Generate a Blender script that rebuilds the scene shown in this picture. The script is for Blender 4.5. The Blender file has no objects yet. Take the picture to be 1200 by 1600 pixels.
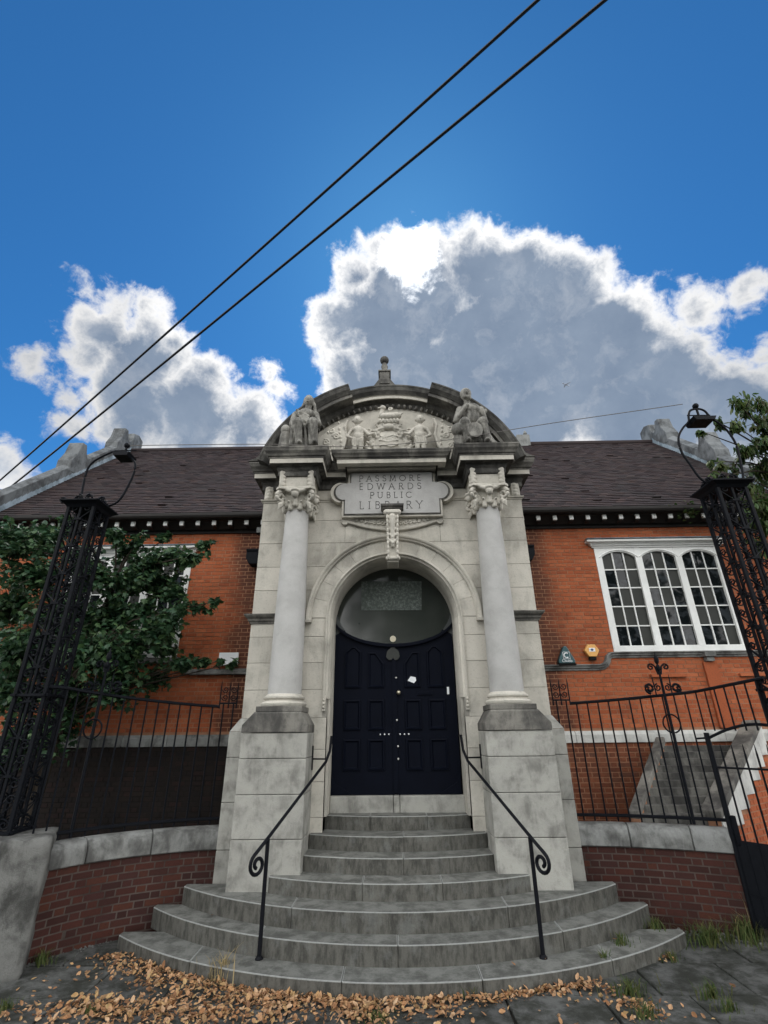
import bpy, bmesh, math, random
from mathutils import Vector, Matrix, noise
R = random.Random(7)
PI = math.pi
S = bpy.context.scene
COL = S.collection

# ------------------------------------------------------------------ camera
yaw, pitch, roll = math.radians(0.75), math.radians(24.34), math.radians(-0.57)
cy, sy, cp, sp, cr, sr = math.cos(yaw), math.sin(yaw), math.cos(pitch), math.sin(pitch), math.cos(roll), math.sin(roll)
fw = Vector((-sy*cp, cy*cp, sp)); ri = Vector((cy, sy, 0)); up = ri.cross(fw)
ri, up = ri*cr + up*sr, -ri*sr + up*cr
cam_data = bpy.data.cameras.new('camera'); cam = bpy.data.objects.new('camera', cam_data); COL.objects.link(cam)
m = Matrix((ri, up, -fw)).transposed().to_4x4(); m.translation = (-0.04, 0, 2.165)
cam.matrix_world = m
cam_data.sensor_fit = 'HORIZONTAL'; cam_data.sensor_width = 36; cam_data.lens = 36*760/1200
cam_data.clip_start = 0.05; cam_data.clip_end = 6000
S.camera = cam
def aim(px, py):
    """world direction of a spot in the photograph (used only to look up sky bearings and branch spots)"""
    return (ri*((px-600)/760) + up*((800-py)/760) + fw).normalized()
def at(px, py, Y):
    d = aim(px, py); return Vector((-0.04, 0, 2.165)) + d*(Y/d.y)

# ------------------------------------------------------------------ sky, sun, exposure
EXPO = 0.14
S.view_settings.view_transform = 'Standard'; S.view_settings.look = 'None'
S.view_settings.exposure = EXPO; S.view_settings.gamma = 1; S.view_settings.use_curve_mapping = False
SUN = aim(636, 396)
sun_el = math.asin(SUN.z); sun_az = math.atan2(SUN.x, SUN.y)
W = bpy.data.worlds.new('World'); S.world = W; W.use_nodes = True
NT = W.node_tree; NT.nodes.clear()
class G:
    """small node-graph helper"""
    def __init__(s, nt): s.nt = nt
    def n(s, t, **kw):
        x = s.nt.nodes.new(t)
        for k, v in kw.items(): setattr(x, k, v)
        return x
    def put(s, sock, v):
        if isinstance(v, bpy.types.NodeSocket): s.nt.links.new(v, sock)
        elif v is not None: sock.default_value = v
    def m(s, op, a, b=None, c=None, clamp=False):
        x = s.n('ShaderNodeMath', operation=op, use_clamp=clamp)
        for i, v in enumerate((a, b, c)):
            if v is not None: s.put(x.inputs[i], v)
        return x.outputs[0]
    def v(s, op, a, b=None, sc=None):
        x = s.n('ShaderNodeVectorMath', operation=op); s.put(x.inputs[0], a)
        if b is not None: s.put(x.inputs[1], b)
        if sc is not None: s.put(x.inputs['Scale'], sc)
        return x.outputs['Value'] if op in ('DOT_PRODUCT', 'DISTANCE', 'LENGTH') else x.outputs[0]
    def noise(s, vec, scale, detail=4, rough=.55, dist=0.0, out=0):
        x = s.n('ShaderNodeTexNoise'); s.put(x.inputs['Vector'], vec)
        x.inputs['Scale'].default_value = scale; x.inputs['Detail'].default_value = detail
        x.inputs['Roughness'].default_value = rough; x.inputs['Distortion'].default_value = dist
        return x.outputs[out]
    def ss(s, x, a, b, c=0.0, d=1.0):
        r = s.n('ShaderNodeMapRange', interpolation_type='SMOOTHSTEP'); s.put(r.inputs[0], x)
        for i, v in enumerate((a, b, c, d)): s.put(r.inputs[i+1], v)
        return r.outputs[0]
    def mix(s, f, a, b, mode='MIX'):
        x = s.n('ShaderNodeMix', data_type='RGBA', blend_type=mode); s.put(x.inputs[0], f)
        for i, v in ((6, a), (7, b)):
            s.put(x.inputs[i], (*v, 1) if isinstance(v, tuple) and len(v) == 3 else v)
        return x.outputs[2]
    def ramp(s, f, stops):
        x = s.n('ShaderNodeValToRGB'); s.put(x.inputs[0], f); e = x.color_ramp.elements
        while len(e) < len(stops): e.new(0.5)
        for i, (p, c) in enumerate(stops): e[i].position = p; e[i].color = (*c, 1)
        return x.outputs[0]

g = G(NT)
d = g.n('ShaderNodeTexCoord').outputs['Generated']
sky = g.n('ShaderNodeTexSky', sky_type='NISHITA', sun_disc=False)
sky.sun_elevation = sun_el; sky.sun_rotation = sun_az
sky.air_density = 1.0; sky.dust_density = 0.15; sky.ozone_density = 3.0; sky.altitude = 0
SKYMUL = 1.0          # how the clear sky sits against the clouds
# cumulus: spheres of bearing, softened and torn by noise
BLOBS = [((550, 430), .065), ((592, 395), .06), ((560, 500), .09), ((640, 480), .14), ((740, 425), .085), ((800, 450), .10), ((870, 480), .105),
         ((800, 590), .20), ((930, 560), .14), ((650, 620), .17), ((1010, 630), .15), ((930, 440), .045), ((1095, 490), .050), ((1060, 560), .05), ((1130, 650), .11),
         ((1170, 455), .035), ((1190, 560), .04), ((1190, 660), .09), ((545, 600), .075), ((540, 660), .07),
         ((130, 470), .035), ((165, 515), .070), ((232, 490), .035), ((150, 560), .05), ((235, 560), .09), ((330, 585), .055), ((412, 580), .035), ((420, 610), .04),
         ((215, 640), .095), ((300, 650), .11), ((390, 660), .08), ((55, 560), .022), ((12, 722), .035), ((105, 615), .022), ((120, 660), .035)]
n1 = g.noise(d, 5.5, 9, .62, .3); n2 = g.noise(d, 24, 9, .68, .4)
warp = g.v('ADD', d, g.v('SCALE', g.v('SUBTRACT', g.noise(d, 11, 5, .6, 0, 1), (.5, .5, .5)), sc=.10))
F = None
for (px, py), rad in BLOBS:
    c = aim(px, py)
    f = g.m('SUBTRACT', 1.0, g.m('DIVIDE', g.v('DISTANCE', warp, tuple(c)), rad))
    f = g.m('MULTIPLY', f, rad/.14)
    F = f if F is None else g.m('MAXIMUM', F, f)
# the same broken cumulus field carries on over the rest of the dome
gen = g.noise(g.v('MULTIPLY', d, (1, 1, 1.5)), 1.9, 8, .6, .2)
away = g.ss(g.v('DOT_PRODUCT', d, tuple(fw)), .55, .40)
gen = g.m('SUBTRACT', g.m('MULTIPLY', g.m('SUBTRACT', gen, .40), 4.5), g.m('MULTIPLY', g.m('SUBTRACT', 1.0, away), 4.0))
F = g.m('MAXIMUM', F, gen)
F = g.m('ADD', F, g.m('MULTIPLY', g.m('SUBTRACT', n1, .5), .70))
F = g.m('ADD', F, g.m('MULTIPLY', g.m('SUBTRACT', n2, .5), .42))
alpha = g.ss(F, -.05, .16)
thick = g.ss(F, .0, .42)
tsun = g.v('DOT_PRODUCT', d, tuple(SUN))
back = g.ss(tsun, .25, .80)                       # 1 = clouds lit from behind, 0 = lit face-on
n3 = g.noise(d, 9, 6, .6)
core = g.mix(n3, (.125, .18, .275), (.30, .365, .46))
front = g.mix(n3, (2.5, 2.54, 2.58), (3.2, 3.17, 3.1))
rimgain = g.ss(tsun, .72, .99, .66, 1.2)
rim = g.v('SCALE', (1.0, .98, .95), sc=rimgain)
body = g.mix(back, front, core)
white = g.mix(back, front, rim)
lump = g.m('ADD', thick, g.m('MULTIPLY', g.m('SUBTRACT', g.noise(warp, 15, 8, .62), .5), .6), clamp=True)
ccol = g.mix(lump, white, body)
glow = g.m('MULTIPLY', g.ss(g.m('ADD', g.v('DISTANCE', warp, tuple(SUN)), g.m('MULTIPLY', g.m('SUBTRACT', n2, .5), .07)), .070, .02), 3.0)
ccol = g.v('ADD', ccol, g.v('SCALE', (1, .98, .94), sc=glow))
CLOUDS = 10.4         # cloud radiance before the background strength of 0.1
cl = g.v('SCALE', ccol, sc=CLOUDS)
sk = g.v('MULTIPLY', sky.outputs[0], (.25*SKYMUL, .74*SKYMUL, 1.08*SKYMUL))
final = g.mix(alpha, sk, cl)
bg = g.n('ShaderNodeBackground'); g.put(bg.inputs[0], final); bg.inputs[1].default_value = 0.1
NT.links.new(bg.outputs[0], g.n('ShaderNodeOutputWorld').inputs[0])
sl = bpy.data.lights.new('sun', 'SUN'); so = bpy.data.objects.new('sun', sl); COL.objects.link(so)
sl.energy = 1.0; sl.angle = math.radians(12); sl.color = (1, .95, .88)
so.rotation_euler = SUN.to_track_quat('Z', 'Y').to_euler(); so.location = (0, 30, 40)

# ------------------------------------------------------------------ materials
MATS = {}
def mat(name, rough=.8, spec=.3, metal=0.0):
    x = bpy.data.materials.new(name); x.use_nodes = True
    b = x.node_tree.nodes['Principled BSDF']
    b.inputs['Roughness'].default_value = rough; b.inputs['Metallic'].default_value = metal
    b.inputs['Specular IOR Level'].default_value = spec
    MATS[name] = x
    return x, G(x.node_tree), b
def bump(q, b, h, strength=.4, dist=.01):
    x = q.n('ShaderNodeBump'); x.inputs['Strength'].default_value = strength; x.inputs['Distance'].default_value = dist
    q.put(x.inputs['Height'], h); q.nt.links.new(x.outputs[0], b.inputs['Normal'])
def pos(q): return q.n('ShaderNodeNewGeometry').outputs['Position']
def rnd(q):
    a = q.n('ShaderNodeObjectInfo').outputs['Random']; i = q.n('ShaderNodeNewGeometry').outputs['Random Per Island']
    return q.m('FRACT', q.m('ADD', a, i))

def stone(name, light, dark, soot, amount, sc=1.0, var=.12, rough=.85, bumps=.35):
    x, q, b = mat(name, rough, .25)
    p = pos(q)
    streak = q.noise(q.v('MULTIPLY', p, (3.2, 3.2, .9)), 1.2*sc, 8, .68, .8)
    blot = q.noise(p, 1.3*sc, 7, .62, .3)
    fine = q.noise(p, 38*sc, 5, .6)
    c = q.mix(q.ss(blot, .35, .68), light, dark)
    k = q.m('ADD', q.m('MULTIPLY', streak, .45), q.m('MULTIPLY', blot, .55))
    c = q.mix(q.m('MULTIPLY', q.ss(k, .62-.25*amount, .80-.22*amount), amount, None, True), c, soot)
    c = q.mix(q.m('MULTIPLY', q.ss(fine, .52, .75), .35), c, soot)
    r = rnd(q)
    c = q.mix(1.0, c, q.mix(r, (1-var,)*3, (1+var*.4,)*3), 'MULTIPLY')
    q.put(b.inputs['Base Color'], c)
    bump(q, b, q.m('ADD', fine, q.m('MULTIPLY', q.noise(p, 9*sc, 6, .65), 1.5)), bumps, .006)
    return x
stone('limestone', (.56, .53, .465), (.45, .43, .375), (.20, .19, .165), .62)
stone('plinth_stone', (.37, .365, .33), (.285, .28, .255), (.12, .118, .105), .6, 3.2, .10)
stone('statue_stone', (.30, .29, .26), (.17, .165, .15), (.06, .058, .052), .8, 3.0, .05)
stone('granite_shaft', (.44, .435, .42), (.375, .37, .355), (.23, .226, .215), .32, 2.6, .05, .7, .3)
stone('weathered_stone', (.22, .21, .185), (.11, .105, .095), (.055, .053, .05), .9, 1.6, .12)
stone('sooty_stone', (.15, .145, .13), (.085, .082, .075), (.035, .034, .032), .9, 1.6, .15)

stone('coping_stone', (.24, .245, .235), (.14, .14, .13), (.06, .06, .058), .8, 2.0, .25)
stone('gable_ashlar', (.165, .175, .18), (.10, .108, .112), (.045, .046, .047), .8, 2.0, .15)
stone('rough_stone', (.17, .17, .16), (.10, .10, .094), (.04, .04, .037), .8, 2.6, .1, .9, 1.0)
stone('paving', (.115, .117, .112), (.062, .064, .060), (.026, .028, .022), .9, 2.6, .22, .9, .9)
stone('soil', (.05, .045, .036), (.03, .028, .022), (.015, .015, .012), .6, 2.5, .1, .95, .8)
stone('white_paint', (.78, .79, .77), (.70, .71, .69), (.45, .45, .42), .35, 2.0, .03, .5, .1)
stone('white_stone', (.55, .55, .52), (.42, .42, .40), (.2, .2, .19), .6, 2.0, .1)
stone('lead_flashing', (.24, .29, .33), (.15, .19, .22), (.07, .09, .10), .7, 2.0, .1, .6)

x, q, b = mat('step_stone', .8, .25); p = pos(q)
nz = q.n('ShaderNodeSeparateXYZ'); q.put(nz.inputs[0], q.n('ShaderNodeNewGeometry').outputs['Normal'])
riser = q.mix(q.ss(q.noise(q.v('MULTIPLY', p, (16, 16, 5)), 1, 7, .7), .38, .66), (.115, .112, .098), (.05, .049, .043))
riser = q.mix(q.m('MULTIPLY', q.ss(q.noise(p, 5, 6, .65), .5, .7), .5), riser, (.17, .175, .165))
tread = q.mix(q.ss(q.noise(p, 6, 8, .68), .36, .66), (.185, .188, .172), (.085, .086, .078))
c = q.mix(q.ss(nz.outputs[2], .35, .75), riser, tread)          # tops lighter: skylight painted in besides foot wear; risers hold grime
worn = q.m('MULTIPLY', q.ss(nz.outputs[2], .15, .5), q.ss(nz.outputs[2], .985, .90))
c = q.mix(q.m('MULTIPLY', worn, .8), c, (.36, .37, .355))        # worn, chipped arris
fine = q.noise(p, 60, 5, .65)
c = q.mix(q.m('MULTIPLY', q.ss(fine, .5, .75), .4), c, (.04, .04, .036))
c = q.mix(1.0, c, q.mix(rnd(q), (.94, .94, .94), (1.04, 1.04, 1.04)), 'MULTIPLY')
q.put(b.inputs['Base Color'], c); bump(q, b, q.m('ADD', fine, q.noise(p, 12, 6, .65)), .5, .006)

def brickmat(name, cs, soot, dirt):
    x, q, b = mat(name, .85, .2)
    p = pos(q); r = rnd(q)
    c = q.ramp(r, [(i/(len(cs)-1), k) for i, k in enumerate(cs)])
    fine = q.noise(p, 45, 5, .65)
    c = q.mix(q.m('MULTIPLY', q.ss(fine, .45, .75), .45), c, soot)
    big = q.noise(p, 1.1, 6, .6, .4)
    c = q.mix(q.m('MULTIPLY', q.ss(big, .50, .75), dirt), c, soot)
    sx = q.n('ShaderNodeSeparateXYZ'); q.put(sx.inputs[0], p)
    # soot band that washes down the wall where it meets the entrance
    edge = q.m('ADD', q.m('ABSOLUTE', sx.outputs[0]), q.m('MULTIPLY', q.m('SUBTRACT', q.noise(p, 2.2, 5, .6), .5), .9))
    if dirt < .7: c = q.mix(q.m('MULTIPLY', q.ss(edge, 3.35, 2.85), .85), c, soot)
    q.put(b.inputs['Base Color'], c)
    bump(q, b, fine, .5, .004)
brickmat('red_brick', [(.33, .085, .033), (.385, .106, .042), (.29, .072, .028), (.42, .125, .052), (.35, .092, .037)], (.06, .03, .022), .45)
brickmat('dark_brick', [(.048, .018, .014), (.036, .015, .013), (.064, .021, .015), (.046, .019, .017), (.072, .025, .016)], (.022, .016, .014), .8)
brickmat('brown_brick', [(.17, .055, .028), (.20, .07, .035), (.14, .045, .024), (.22, .075, .038), (.12, .05, .032)], (.03, .022, .017), .75)  # darker, browner mix below the stone band of the right wing
brickmat('shaded_brick', [(.012, .009, .008), (.016, .011, .009), (.010, .008, .008), (.022, .012, .010)], (.007, .006, .006), .8)  # left plinth: deep tree shade painted into the brick colour
def mortar(name, c1, c2):
    x, q, b = mat(name, .95, .1); p = pos(q)
    q.put(b.inputs['Base Color'], q.mix(q.ss(q.noise(p, 3, 6, .6), .35, .7), c1, c2))
    bump(q, b, q.noise(p, 60, 4), .5, .004)
mortar('mortar', (.34, .18, .11), (.20, .10, .06))
mortar('dark_mortar', (.095, .075, .065), (.045, .035, .03))
mortar('shaded_mortar', (.018, .016, .014), (.010, .009, .008))  # same painted shade for the joints of the left plinth
mortar('stone_joint', (.27, .26, .23), (.18, .17, .15))

def plain(name, c, rough=.5, spec=.4, metal=0., vary=.25, bumps=.15, sc=8):
    x, q, b = mat(name, rough, spec, metal); p = pos(q)
    n = q.noise(p, sc, 6, .6)
    lo = tuple(v*(1-vary) for v in c); hi = tuple(v*(1+vary) for v in c)
    q.put(b.inputs['Base Color'], q.mix(n, lo, hi))
    q.put(b.inputs['Roughness'], q.m('ADD', rough-.1, q.m('MULTIPLY', q.noise(p, sc*2, 4), .25)))
    bump(q, b, q.noise(p, sc*6, 4), bumps, .003)
    return x
plain('iron', (.006, .007, .0095), .5, .08, 0, .5, .4, 20)
plain('rail_iron', (.006, .0065, .009), .5, .10, 0, .4, .3, 20)
plain('door_paint', (.003, .0042, .009), .5, .06, 0, .35, .3, 6)
plain('door_frame_paint', (.05, .055, .056), .5, .4, 0, .2, .2, 6)
plain('black_timber', (.018, .016, .015), .7, .3, 0, .4)
plain('cable_black', (.008, .008, .009), .55, .3)
plain('wire_grey', (.16, .15, .14), .6, .3)
plain('brass', (.55, .50, .38), .3, .5, .9)
plain('steel', (.6, .6, .58), .3, .5, .8)
plain('white_plastic', (.75, .77, .78), .4, .5, 0, .04, .05)
plain('yellow_plastic', (.72, .38, .11), .4, .5, 0, .06, .05)
plain('teal_plastic', (.02, .075, .085), .4, .5, 0, .1, .05)
plain('navy_print', (.03, .05, .14), .5, .3, 0, .1)
plain('letter_cut', (.055, .053, .05), .9, .1, 0, .3)
plain('aircraft_grey', (.16, .18, .22), .5)
plain('interior_dark', (.012, .012, .012), .9, .1)
plain('trunk_bark', (.045, .036, .028), .9, .2, 0, .4, .8, 14)
plain('far_slate', (.05, .06, .075), .8, .2)

def leafmat(name, cs, rough=.5, trans=.25):
    x, q, b = mat(name, rough, .35)
    c = q.ramp(rnd(q), [(i/(len(cs)-1), k) for i, k in enumerate(cs)])
    q.put(b.inputs['Base Color'], c)
    t = q.n('ShaderNodeBsdfTranslucent'); q.put(t.inputs[0], c)
    mx = q.n('ShaderNodeMixShader'); mx.inputs[0].default_value = trans
    q.nt.links.new(b.outputs[0], mx.inputs[1]); q.nt.links.new(t.outputs[0], mx.inputs[2])
    q.nt.links.new(mx.outputs[0], x.node_tree.nodes['Material Output'].inputs[0])
leafmat('maple_leaf', [(.018, .050, .026), (.032, .080, .034), (.022, .062, .028), (.065, .125, .045), (.03, .072, .038), (.09, .15, .055)])
leafmat('cherry_leaf', [(.025, .06, .016), (.05, .10, .022), (.085, .11, .025), (.03, .07, .018), (.06, .06, .02)], .5, .35)
leafmat('dry_leaf', [(.40, .21, .095), (.50, .30, .16), (.24, .115, .052), (.56, .38, .23), (.36, .18, .08), (.15, .075, .04), (.48, .32, .15), (.44, .24, .11)], .8, .1)
leafmat('grass_blade', [(.035, .07, .015), (.06, .09, .02), (.11, .11, .035), (.045, .075, .022)], .7, .2)
leafmat('straw_blade', [(.32, .24, .11), (.24, .19, .09), (.38, .30, .16)], .8, .15)

x, q, b = mat('roof_tile', .85, .2); p = pos(q)
c = q.ramp(rnd(q), [(0, (.031, .022, .023)), (.35, (.042, .029, .029)), (.65, (.025, .020, .021)), (.85, (.052, .034, .031)), (1, (.035, .03, .03))])
c = q.mix(q.m('MULTIPLY', q.ss(q.noise(p, 1.2, 6, .6), .5, .72), .6), c, (.035, .032, .032))
c = q.mix(q.m('MULTIPLY', q.ss(q.noise(p, 7, 6, .7), .62, .72), .8), c, (.02, .022, .016))
q.put(b.inputs['Base Color'], c); bump(q, b, q.noise(p, 30, 5), .5, .005)

x, q, b = mat('window_glass', .04, .3); p = pos(q)
b.inputs['IOR'].default_value = 1.5
q.put(b.inputs['Base Color'], q.mix(q.ss(q.noise(p, 4.5, 5, .6, 1.0), .48, .62), (.006, .008, .009), (.03, .035, .04)))
bump(q, b, q.noise(p, 1.6, 2), .06, .05)
x, q, b = mat('obscured_glass', .35, .2); p = pos(q)
q.put(b.inputs['Base Color'], q.mix(q.noise(p, 3, 5), (.022, .024, .022), (.05, .052, .047)))
x, q, b = mat('fanlight_glass', .10, .5); p = pos(q)
q.put(b.inputs['Base Color'], q.mix(q.noise(p, 2, 6, .6), (.030, .036, .032), (.060, .066, .057)))
b.inputs['Transmission Weight'].default_value = .25
x, q, b = mat('faded_poster', .7, .2); p = pos(q)
q.put(b.inputs['Base Color'], q.mix(q.ss(q.noise(p, 20, 9, .8), .46, .60), (.06, .072, .064), (.15, .17, .155)))

# ------------------------------------------------------------------ mesh helpers
class MB:
    def __init__(s): s.v, s.f = [], []
    def add(s, vs, fs):
        o = len(s.v); s.v += [tuple(p) for p in vs]; s.f += [tuple(i+o for i in f) for f in fs]; return s
    def box(s, x0, x1, y0, y1, z0, z1):
        return s.add([(x0, y0, z0), (x1, y0, z0), (x1, y1, z0), (x0, y1, z0), (x0, y0, z1), (x1, y0, z1), (x1, y1, z1), (x0, y1, z1)],
                     [(0, 3, 2, 1), (4, 5, 6, 7), (0, 1, 5, 4), (1, 2, 6, 5), (2, 3, 7, 6), (3, 0, 4, 7)])
    def prism(s, poly, y0, y1):
        """polygon of (x,z) pushed from y0 to y1"""
        n = len(poly); a = sum(poly[i][0]*poly[(i+1) % n][1]-poly[(i+1) % n][0]*poly[i][1] for i in range(n))
        if a < 0: poly = poly[::-1]
        return s.add([(x, y0, z) for x, z in poly]+[(x, y1, z) for x, z in poly],
                     [tuple(range(n)), tuple(range(2*n-1, n-1, -1))]+[(i, i+n, (i+1) % n+n, (i+1) % n) for i in range(n)])
    def slab(s, poly, z0, z1):
        n = len(poly); a = sum(poly[i][0]*poly[(i+1) % n][1]-poly[(i+1) % n][0]*poly[i][1] for i in range(n))
        if a < 0: poly = poly[::-1]
        return s.add([(x, y, z0) for x, y in poly]+[(x, y, z1) for x, y in poly],
                     [tuple(range(n-1, -1, -1)), tuple(range(n, 2*n))]+[(i, (i+1) % n, (i+1) % n+n, i+n) for i in range(n)])
    def tube(s, pts, r, n=6, cap=True):
        pts = [Vector(p) for p in pts]; k = len(pts)
        rs = r if isinstance(r, (list, tuple)) else [r]*k
        ref = None; vs = []; fs = []
        for i, p in enumerate(pts):
            t = (pts[min(i+1, k-1)]-pts[max(i-1, 0)])
            if t.length < 1e-9: t = Vector((0, 0, 1))
            t.normalize()
            if ref is None:
                ref = Vector((0, 0, 1)) if abs(t.z) < .9 else Vector((1, 0, 0))
            a = t.cross(ref)
            if a.length < 1e-4: a = t.cross(Vector((.3, 1, .2)))
            a.normalize(); bb = t.cross(a).normalized(); ref = -bb if False else bb.cross(t)*-1 if False else ref
            for j in range(n):
                w = 2*PI*(j+.5)/n; vs.append(p+(a*math.cos(w)+bb*math.sin(w))*rs[i])
        for i in range(k-1):
            for j in range(n):
                fs.append((i*n+j, i*n+(j+1) % n, (i+1)*n+(j+1) % n, (i+1)*n+j))
        if cap: fs += [tuple(range(n-1, -1, -1)), tuple(range((k-1)*n, k*n))]
        return s.add(vs, fs)
    def lathe(s, prof, c=(0, 0, 0), n=32):
        vs = []; fs = []; k = len(prof)
        for r, z in prof:
            for j in range(n):
                w = 2*PI*j/n; vs.append((c[0]+r*math.cos(w), c[1]+r*math.sin(w), c[2]+z))
        for i in range(k-1):
            for j in range(n):
                fs.append((i*n+j, i*n+(j+1) % n, (i+1)*n+(j+1) % n, (i+1)*n+j))
        fs += [tuple(range(n-1, -1, -1)), tuple(range((k-1)*n, k*n))]
        return s.add(vs, fs)
    def ball(s, c, r, nu=12, nv=8):
        rr = r if isinstance(r, (tuple, list)) else (r, r, r); vs = []; fs = []
        vs.append((c[0], c[1], c[2]-rr[2]))
        for i in range(1, nv):
            ph = -PI/2+PI*i/nv
            for j in range(nu):
                w = 2*PI*j/nu; vs.append((c[0]+rr[0]*math.cos(ph)*math.cos(w), c[1]+rr[1]*math.cos(ph)*math.sin(w), c[2]+rr[2]*math.sin(ph)))
        vs.append((c[0], c[1], c[2]+rr[2])); L = len(vs)-1
        for j in range(nu): fs.append((0, 1+(j+1) % nu, 1+j))
        for i in range(nv-2):
            for j in range(nu): a = 1+i*nu; fs.append((a+j, a+(j+1) % nu, a+nu+(j+1) % nu, a+nu+j))
        a = 1+(nv-2)*nu
        for j in range(nu): fs.append((a+j, a+(j+1) % nu, L))
        return s.add(vs, fs)
    def sweep(s, prof, path, closed_ends=True):
        """prof (out,z) carried along a plan path of (x,y), out to the right of travel, mitred"""
        k = len(path); n = len(prof); vs = []
        def nrm(a, b):
            t = Vector((b[0]-a[0], b[1]-a[1])).normalized(); return Vector((t.y, -t.x))
        for i in range(k):
            if i == 0: o = nrm(path[0], path[1])
            elif i == k-1: o = nrm(path[-2], path[-1])
            else:
                a = nrm(path[i-1], path[i]); c = nrm(path[i], path[i+1]); o = (a+c); o = o/max(.2, o.dot(a))
            for u, z in prof: vs.append((path[i][0]+o.x*u, path[i][1]+o.y*u, z))
        fs = [(i*n+j, (i+1)*n+j, (i+1)*n+j+1, i*n+j+1) for i in range(k-1) for j in range(n-1)]
        if closed_ends: fs += [tuple(range(n)), tuple(range(k*n-1, (k-1)*n-1, -1))]
        return s.add(vs, fs)
    def arc(s, prof, c, a0, a1, n=40, ends=True):
        """prof (radius, y) turned about the Y axis line through c=(x,z)"""
        k = len(prof); vs = []
        for i in range(n+1):
            w = a0+(a1-a0)*i/n
            for r, y in prof: vs.append((c[0]+r*math.cos(w), y, c[1]+r*math.sin(w)))
        fs = [(i*k+j, i*k+(j+1) % k, (i+1)*k+(j+1) % k, (i+1)*k+j) for i in range(n) for j in range(k)]
        if ends: fs += [tuple(range(k)), tuple(range((n+1)*k-1, n*k-1, -1))]
        return s.add(vs, fs)
    def run(s, prof, path):
        """prof (out -Y, up) carried along an XZ path on a wall; path of (x, y, z)"""
        k = len(path); n = len(prof); vs = []
        for i, p in enumerate(path):
            a = path[max(0, i-1)]; c = path[min(k-1, i+1)]
            t = Vector((c[0]-a[0], c[2]-a[2])).normalized(); nx, nz = -t.y, t.x
            for u, h in prof: vs.append((p[0]+nx*h, p[1]-u, p[2]+nz*h))
        fs = [(i*n+j, i*n+(j+1) % n, (i+1)*n+(j+1) % n, (i+1)*n+j) for i in range(k-1) for j in range(n)]
        fs += [tuple(range(n)), tuple(range(k*n-1, (k-1)*n-1, -1))]
        return s.add(vs, fs)
    def xf(s, M, start=0):
        for i in range(start, len(s.v)): s.v[i] = tuple(M @ Vector(s.v[i]))
        return s
    def mesh(s, name, material, smooth=False, fix=True):
        me = bpy.data.meshes.new(name); me.from_pydata(s.v, [], s.f)
        if fix and len(s.f) < 40000:
            bm = bmesh.new(); bm.from_mesh(me); bmesh.ops.recalc_face_normals(bm, faces=bm.faces); bm.to_mesh(me); bm.free()
        me.materials.append(MATS[material])
        if smooth:
            me.polygons.foreach_set('use_smooth', [True]*len(me.polygons))
            try: me.set_sharp_from_angle(angle=math.radians(40))
            except Exception: pass
        return me
    def obj(s, name, material, parent=None, smooth=False, bevel=0, kind=None, fix=True):
        return link(name, s.mesh(name, material, smooth, fix), parent, bevel, kind)
def link(name, me, parent=None, bevel=0, kind=None, loc=None, rot=None, scale=None):
    o = bpy.data.objects.new(name, me); COL.objects.link(o)
    if parent is not None: o.parent = parent
    if loc is not None: o.location = loc
    if rot is not None: o.rotation_euler = rot
    if scale is not None: o.scale = scale
    if bevel:
        b = o.modifiers.new('bevel', 'BEVEL'); b.width = bevel; b.segments = 2; b.limit_method = 'ANGLE'; b.angle_limit = .6
    if kind: o['kind'] = kind
    return o
def thing(name, label, cat, loc=(0, 0, 0), group=None, parent=None):
    o = bpy.data.objects.new(name, None); COL.objects.link(o); o.empty_display_size = .2
    o.location = loc; o['label'] = label; o['category'] = cat
    if group: o['group'] = group
    return o
def tag(o, label, cat, group=None):
    o['label'] = label; o['category'] = cat
    if group: o['group'] = group
    return o
def cap(mb, p0, p1, r0, r1=None, k=6, n=8):
    r1 = r0 if r1 is None else r1
    p0, p1 = Vector(p0), Vector(p1)
    mb.tube([p0.lerp(p1, i/k) for i in range(k+1)], [r0+(r1-r0)*i/k for i in range(k+1)], n)
    mb.ball(p0, r0, 8, 6); mb.ball(p1, r1, 8, 6)
def carve(name, mb, material, parent, voxel=.014, smooth=3, disp=.0):
    voxel *= .72; smooth = 1
    o = mb.obj(name, material, parent, fix=False)
    r = o.modifiers.new('remesh', 'REMESH'); r.mode = 'VOXEL'; r.voxel_size = voxel; r.use_smooth_shade = True
    s = o.modifiers.new('smooth', 'SMOOTH'); s.iterations = smooth; s.factor = .5
    return o
def spiral(c, r0, r1, turns, a0, plane='xz', n=26, sgn=1):
    pts = []
    for i in range(n+1):
        t = i/n; w = a0+sgn*turns*2*PI*t; r = r0+(r1-r0)*t
        u, v_ = r*math.cos(w), r*math.sin(w)
        pts.append((c[0]+u, c[1], c[2]+v_) if plane == 'xz' else (c[0], c[1]+u, c[2]+v_))
    return pts

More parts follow.
